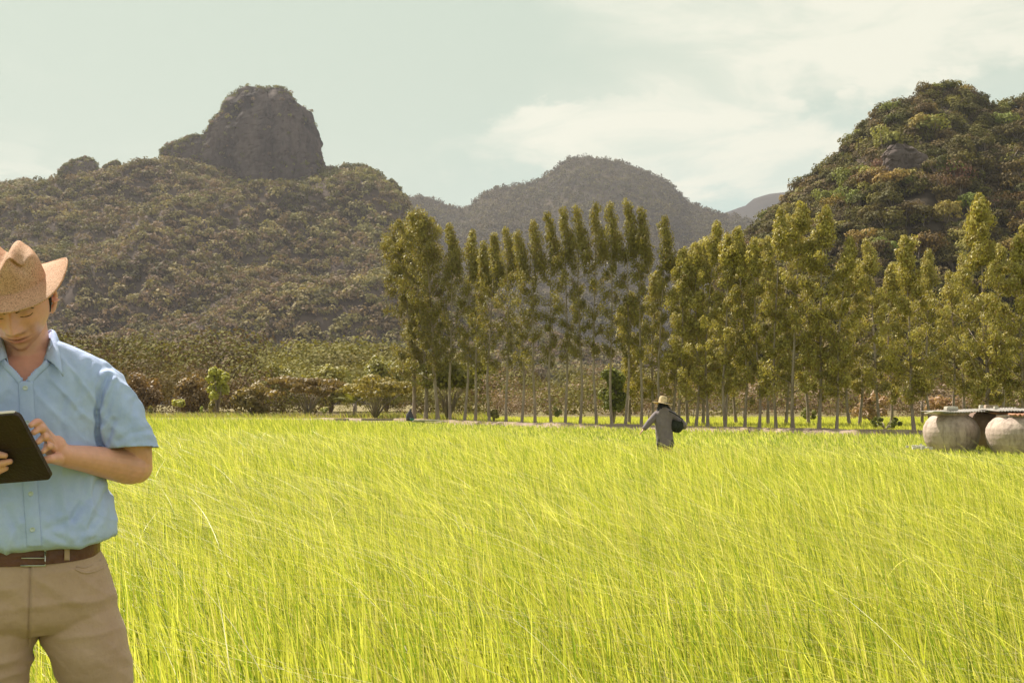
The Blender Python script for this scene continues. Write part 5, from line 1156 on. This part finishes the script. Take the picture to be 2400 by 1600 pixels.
    zf = L(85, 1307, .13)[2]; zs = L(233, 1277, 0)[2]; rxb = L(233, 1277)[0]; ryb = .122
    bl = bandring(zf, zs, rxb*.985, ryb, .037, .0045, M_leather, 'belt', e)
    bvb = BVHTree.FromPolygons([v.co[:] for v in bl.data.vertices], [p.vertices[:] for p in bl.data.polygons])
    bv = bvb; A = Acc(); q = [hit(x, y, .003) for x, y in [(50, 1289), (106, 1289), (106, 1325), (50, 1325)]]
    A.tube([tuple(p) for p in q+[q[0], q[1]]], [.0021]*6, 8); link('buckle', mesh_np('buckle', *A.get(), M_metal, smooth=True), bl)
    A = Acc(); A.tube([tuple(hit(50, 1307, .005)), tuple(hit(78, 1307, .006)), tuple(hit(105, 1307, .005))], [.0016]*3, 8); link('buckle_prong', mesh_np('buckle_prong', *A.get(), M_metal, smooth=True), bl)
    for px in (157, -10):
        rows = [[hit(px+dx, py, .003) for dx in (-6, -2, 2, 6)] for py in np.linspace(1278, 1312, 8)]; sheet_on('belt_loop', rows, M_trouser, tr, .0025)
    for sg in (-1, 1):
        A = Acc(); rg = [(0.012, sg*.225, -.06, .046, .135), (.03, sg*.225, -.06, .048, .138), (.055, sg*.224, -.05, .045, .12), (.085, sg*.22, .0, .042, .07), (.11, sg*.218, .015, .042, .05)]
        A.add(*loft(smooth_rings(rg, 3), 32, .9)); link('shoe', mesh_np('shoe', *A.get(), M_leather, smooth=True), e)
    # hat
    Rt = Rh @ Matrix.Rotation(math.radians(-3), 3, 'X') @ Matrix.Rotation(math.radians(-3), 3, 'Y')
    hat(Fm, 'straw_hat', e, Rt, H((-.008, .006, .049)), base=(.082, .099), H=.070, brim=(.068, .070), curl=.018)
    # ---- tablet: a thing of its own
    t = empty('tablet', Fm.C, 'tablet in a dark brown leather cover held by the man in the hat', 'tablet'); t.rotation_euler.z = Fm.rz
    def slab(name, mat, o, w, h, z0, z1, r, par):
        pts = []
        for cx_, cy_, a0 in [(w-r, h-r, 0), (r, h-r, 90), (r, r, 180), (w-r, r, 270)]:
            for a in np.linspace(0, 90, 7): pts.append((cx_+r*math.cos(math.radians(a0+a)), cy_+r*math.sin(math.radians(a0+a))))
        n = len(pts); V = []; ins = .0012
        for zz, k in [(z0, ins), (z0+ins, 0), (z1-ins, 0), (z1, ins)]:
            for x, y in pts:
                x2 = x+(w/2-x)/w*2*k; y2 = y+(h/2-y)/h*2*k; V.append(o+tv*x2+ev*y2+nv*zz)
        V = np.array([v[:] for v in V]); Q = []
        for k in range(3):
            for i in range(n): j = (i+1) % n; Q.append((k*n+i, k*n+j, (k+1)*n+j, (k+1)*n+i))
        V = np.vstack([V, V[:n].mean(0), V[-n:].mean(0)]); T = [(4*n, (i+1) % n, i) for i in range(n)]+[(4*n+1, 3*n+i, 3*n+(i+1) % n) for i in range(n)]
        return link(name, mesh_np(name, V, [np.array(Q), np.array(T)], mat, smooth=False), par)
    cv = slab('cover', M_cover, TR-nv*.008, Wd, Lh, .0, .0125, .014, t)
    slab('shell', M_silver, TR+tv*.006-ev*.0022-nv*.0095, Wd-.012, Lh-.004, .0, .0085, .012, t)
    sc_ = slab('screen', M_glass, TR+tv*.012+ev*.012-nv*.0110, Wd-.024, Lh-.024, .0, .001, .004, t)
    A = Acc(); A.tube([tuple(TR+tv*.25+nv*.0045+ev*Lh*.5), tuple(TR+nv*.0045+ev*Lh*.5+tv*.002)], [.0012]*2, 6); link('cover_fold', mesh_np('cover_fold', *A.get(), M_cover, smooth=True), cv)
    A = Acc(); A.tube([tuple(TR+tv*.012-ev*.0005-nv*.004), tuple(TR+tv*.030-ev*.0005-nv*.004)], [.0016]*2, 6); link('side_button', mesh_np('side_button', *A.get(), M_metal, smooth=True), t)
man()

def farmer():
    Ff = Frame(1556, 21.0, 0.0); L = Ff.L
    e = empty('person', Ff.C, 'farmer seen from behind in grey brown clothes and pale straw hat, arm stretched out sowing', 'farmer')
    A = Acc(); hd = L(1553, 950); A.add(*ball(tuple(hd), (.078, .095, .11))); J = Acc()
    sm_tube(A, [tuple(L(1555, 972)), tuple(L(1554, 962)), tuple(hd)], [.07, .055, .05], n=12)
    T_ = [(1060, 1543, 1577), (1046, 1541, 1577), (1028, 1542, 1573), (1005, 1541, 1571), (985, 1541, 1573), (972, 1542, 1573), (966, 1546, 1568)]
    def tor(Ac, T_, k, ry):
        rg = []
        for py, x0, x1 in T_: a = L(x0, py); b = L(x1, py); rg.append((a[2], (a[0]+b[0])/2, 0, (b[0]-a[0])/2*k, ry*k))
        Ac.add(*loft(smooth_rings(rg, 3), 28, .9))
    tor(A, T_, .93, .105)
    for sg in (-1, 1): sm_tube(A, [tuple(L(1559+sg*8, 1060)), (L(1559+sg*9, 1060)[0], .02, .45), (L(1559+sg*10, 1060)[0], 0, .03)], [.085, .055, .04], n=14)
    s1, e1, w1 = L(1541, 969), L(1522, 990, .02), L(1508, 1006, .05); s2, e2, w2 = L(1574, 970), L(1604, 996, .02), L(1590, 1000, -.16)
    sm_tube(A, [tuple(s1), tuple(e1), tuple(w1)], [.05, .038, .026], n=12); sm_tube(A, [tuple(s2), tuple(e2), tuple(w2)], [.05, .038, .026], n=12)
    for w, d in ((w1, Vector((-.6, 0, -.75))), (w2, Vector((-.7, -.2, -.4)))):
        d.normalize(); sd = Vector((0, 1, 0)); k_ = w+d*.075; sm_tube(A, [tuple(w), tuple(w+d*.04), tuple(k_)], [(.022, .024), (.018, .036), (.014, .036)], n=12, ref=(0, 1, 0))
        for i, o in enumerate((-.028, -.01, .009, .027)): sm_tube(A, [tuple(k_+sd*o), tuple(k_+sd*o*1.1+d*.035), tuple(k_+sd*o*1.0+d*(.06+.008*(i in (1, 2)))+Vector((.012, 0, -.01)))], [.010, .009, .007], n=8)
        sm_tube(A, [tuple(w+d*.02-sd*.02), tuple(w+d*.05-sd*.05), tuple(w+d*.075-sd*.055)], [.012, .010, .008], n=8)
    me = remesh('body', A, .0065, 1); set_tint(me, np.tile([.36, .20, .13], (len(me.vertices), 1))); body = finish(me, 'body', M_skin, e)
    # jacket
    Tj = [(1044, 1539, 1580), (1030, 1538, 1579), (1010, 1537, 1575), (990, 1536, 1574), (976, 1536, 1577), (968, 1536, 1578), (962, 1539, 1575), (957, 1545, 1568), (954, 1549, 1562)]
    tor(J, Tj, 1.0, .135)
    sm_tube(J, [tuple(L(1546, 969)), tuple(s1), tuple(e1), tuple(w1.lerp(e1, .06))], [.075, .068, .056, .046], n=18)
    sm_tube(J, [tuple(L(1568, 969)), tuple(s2), tuple(e2), tuple(w2.lerp(e2, .1))], [.075, .072, .062, .048], n=18)
    me = remesh('jacket', J, .009, 2); V = get_co(me); N_ = get_no(me); w = V.copy(); w[:, 0] += .03*fbm(V, 5, 2)
    V += N_*(.012*(1-np.abs(vnoise(w*np.array([9, 6, 3]), 1, 2))*2)+.008*fbm(V, 8, 3, 4))[:, None]; set_co(me, V)
    finish(me, 'jacket', cloth_mat('grey_brown_jacket', (.15, .12, .14), (.23, .19, .21), weave=60, bump=.2), e)
    K = Acc()
    for sg in (-1, 1): K.add(*loft(smooth_rings([(L(0, 1015)[2], L(1557+sg*5, 1040)[0], 0, .10, .11), (L(0, 1040)[2], L(1559+sg*8, 1040)[0], 0, .12, .12), (.45, L(1559+sg*9, 1060)[0], .02, .085, .09), (.08, L(1559+sg*10, 1060)[0], 0, .08, .085)][::-1], 3), 20))
    finish(remesh('trousers', K, .012, 1), 'trousers', cloth_mat('dark_trousers', (.05, .045, .05), (.08, .07, .07), weave=60), e)
    # scarf under the hat
    A = Acc(); A.add(*ball(tuple(L(1554, 950)), (.112, .12, .115))); A.add(*loft(smooth_rings([(L(0, 963)[2], L(1557, 960)[0], 0, .17, .12), (L(0, 959)[2], L(1556, 960)[0], 0, .155, .12), (L(0, 953)[2], L(1555, 960)[0], 0, .125, .11), (L(0, 948)[2], L(1554, 960)[0], 0, .11, .1)], 3), 24))
    finish(remesh('scarf', A, .009, 2), 'scarf', cloth_mat('black_scarf', (.012, .013, .022), (.025, .025, .035), weave=60), e)
    R = Matrix.Rotation(math.radians(9), 3, 'Y') @ Matrix.Rotation(math.radians(-3), 3, 'X')
    hat(Ff, 'straw_hat', e, R, L(1553, 944.5), base=(.090, .098), H=.145, brim=(.148, .145), curl=.0, dip=.02, crease=False, mat=straw_mat('pale_straw', (.66, .52, .32), (.78, .66, .44), (.50, .36, .2), 60, .22), thick=.006)
    # basket held at the hip
    c = L(1586, 999, .02); b = empty('basket', Ff.C+Vector((c[0], c[1], c[2])), 'round dark seed basket held at the farmer\'s hip', 'basket')
    V, Fq = lathe([(0, -.13), (.07, -.125), (.12, -.08), (.14, -.01), (.135, .07), (.125, .10), (.132, .105), (.132, .115), (.118, .11), (.12, .02), (.0, -.05)], 32, .03)
    Rb = Matrix.Rotation(math.radians(14), 3, 'Y'); V = V @ np.array(Rb).T
    link('bowl', mesh_np('bowl', V, Fq, simple_mat('dark_woven', (.014, .017, .014), (.035, .038, .028), 40, .8, .4, 90), smooth=True), b)
    A = Acc(); A.tube([(.08, -.11, .08), (.1, -.14, .16), (-.05, -.15, .26), (-.18, -.1, .33)], [.012]*4, 8); link('strap', mesh_np('strap', *A.get(), simple_mat('dark_strap', (.02, .02, .025)), smooth=True), b)
farmer()


def haze():
    A = Acc(); A.box((0, 1250, 265), (2600, 1950, 266.5))
    m = bpy.data.materials.new('haze_air'); m.use_nodes = True; nt = m.node_tree; nt.nodes.remove(nt.nodes['Principled BSDF'])
    v = nt.nodes.new('ShaderNodeVolumePrincipled'); v.inputs['Color'].default_value = (0.74, 0.72, 0.80, 1); v.inputs['Density'].default_value = 0.00013
    v.inputs['Anisotropy'].default_value = 0.2
    nt.links.new(v.outputs[0], nt.nodes['Material Output'].inputs['Volume'])
    o = A.build('haze', m); tag(o, kind='stuff')
haze()
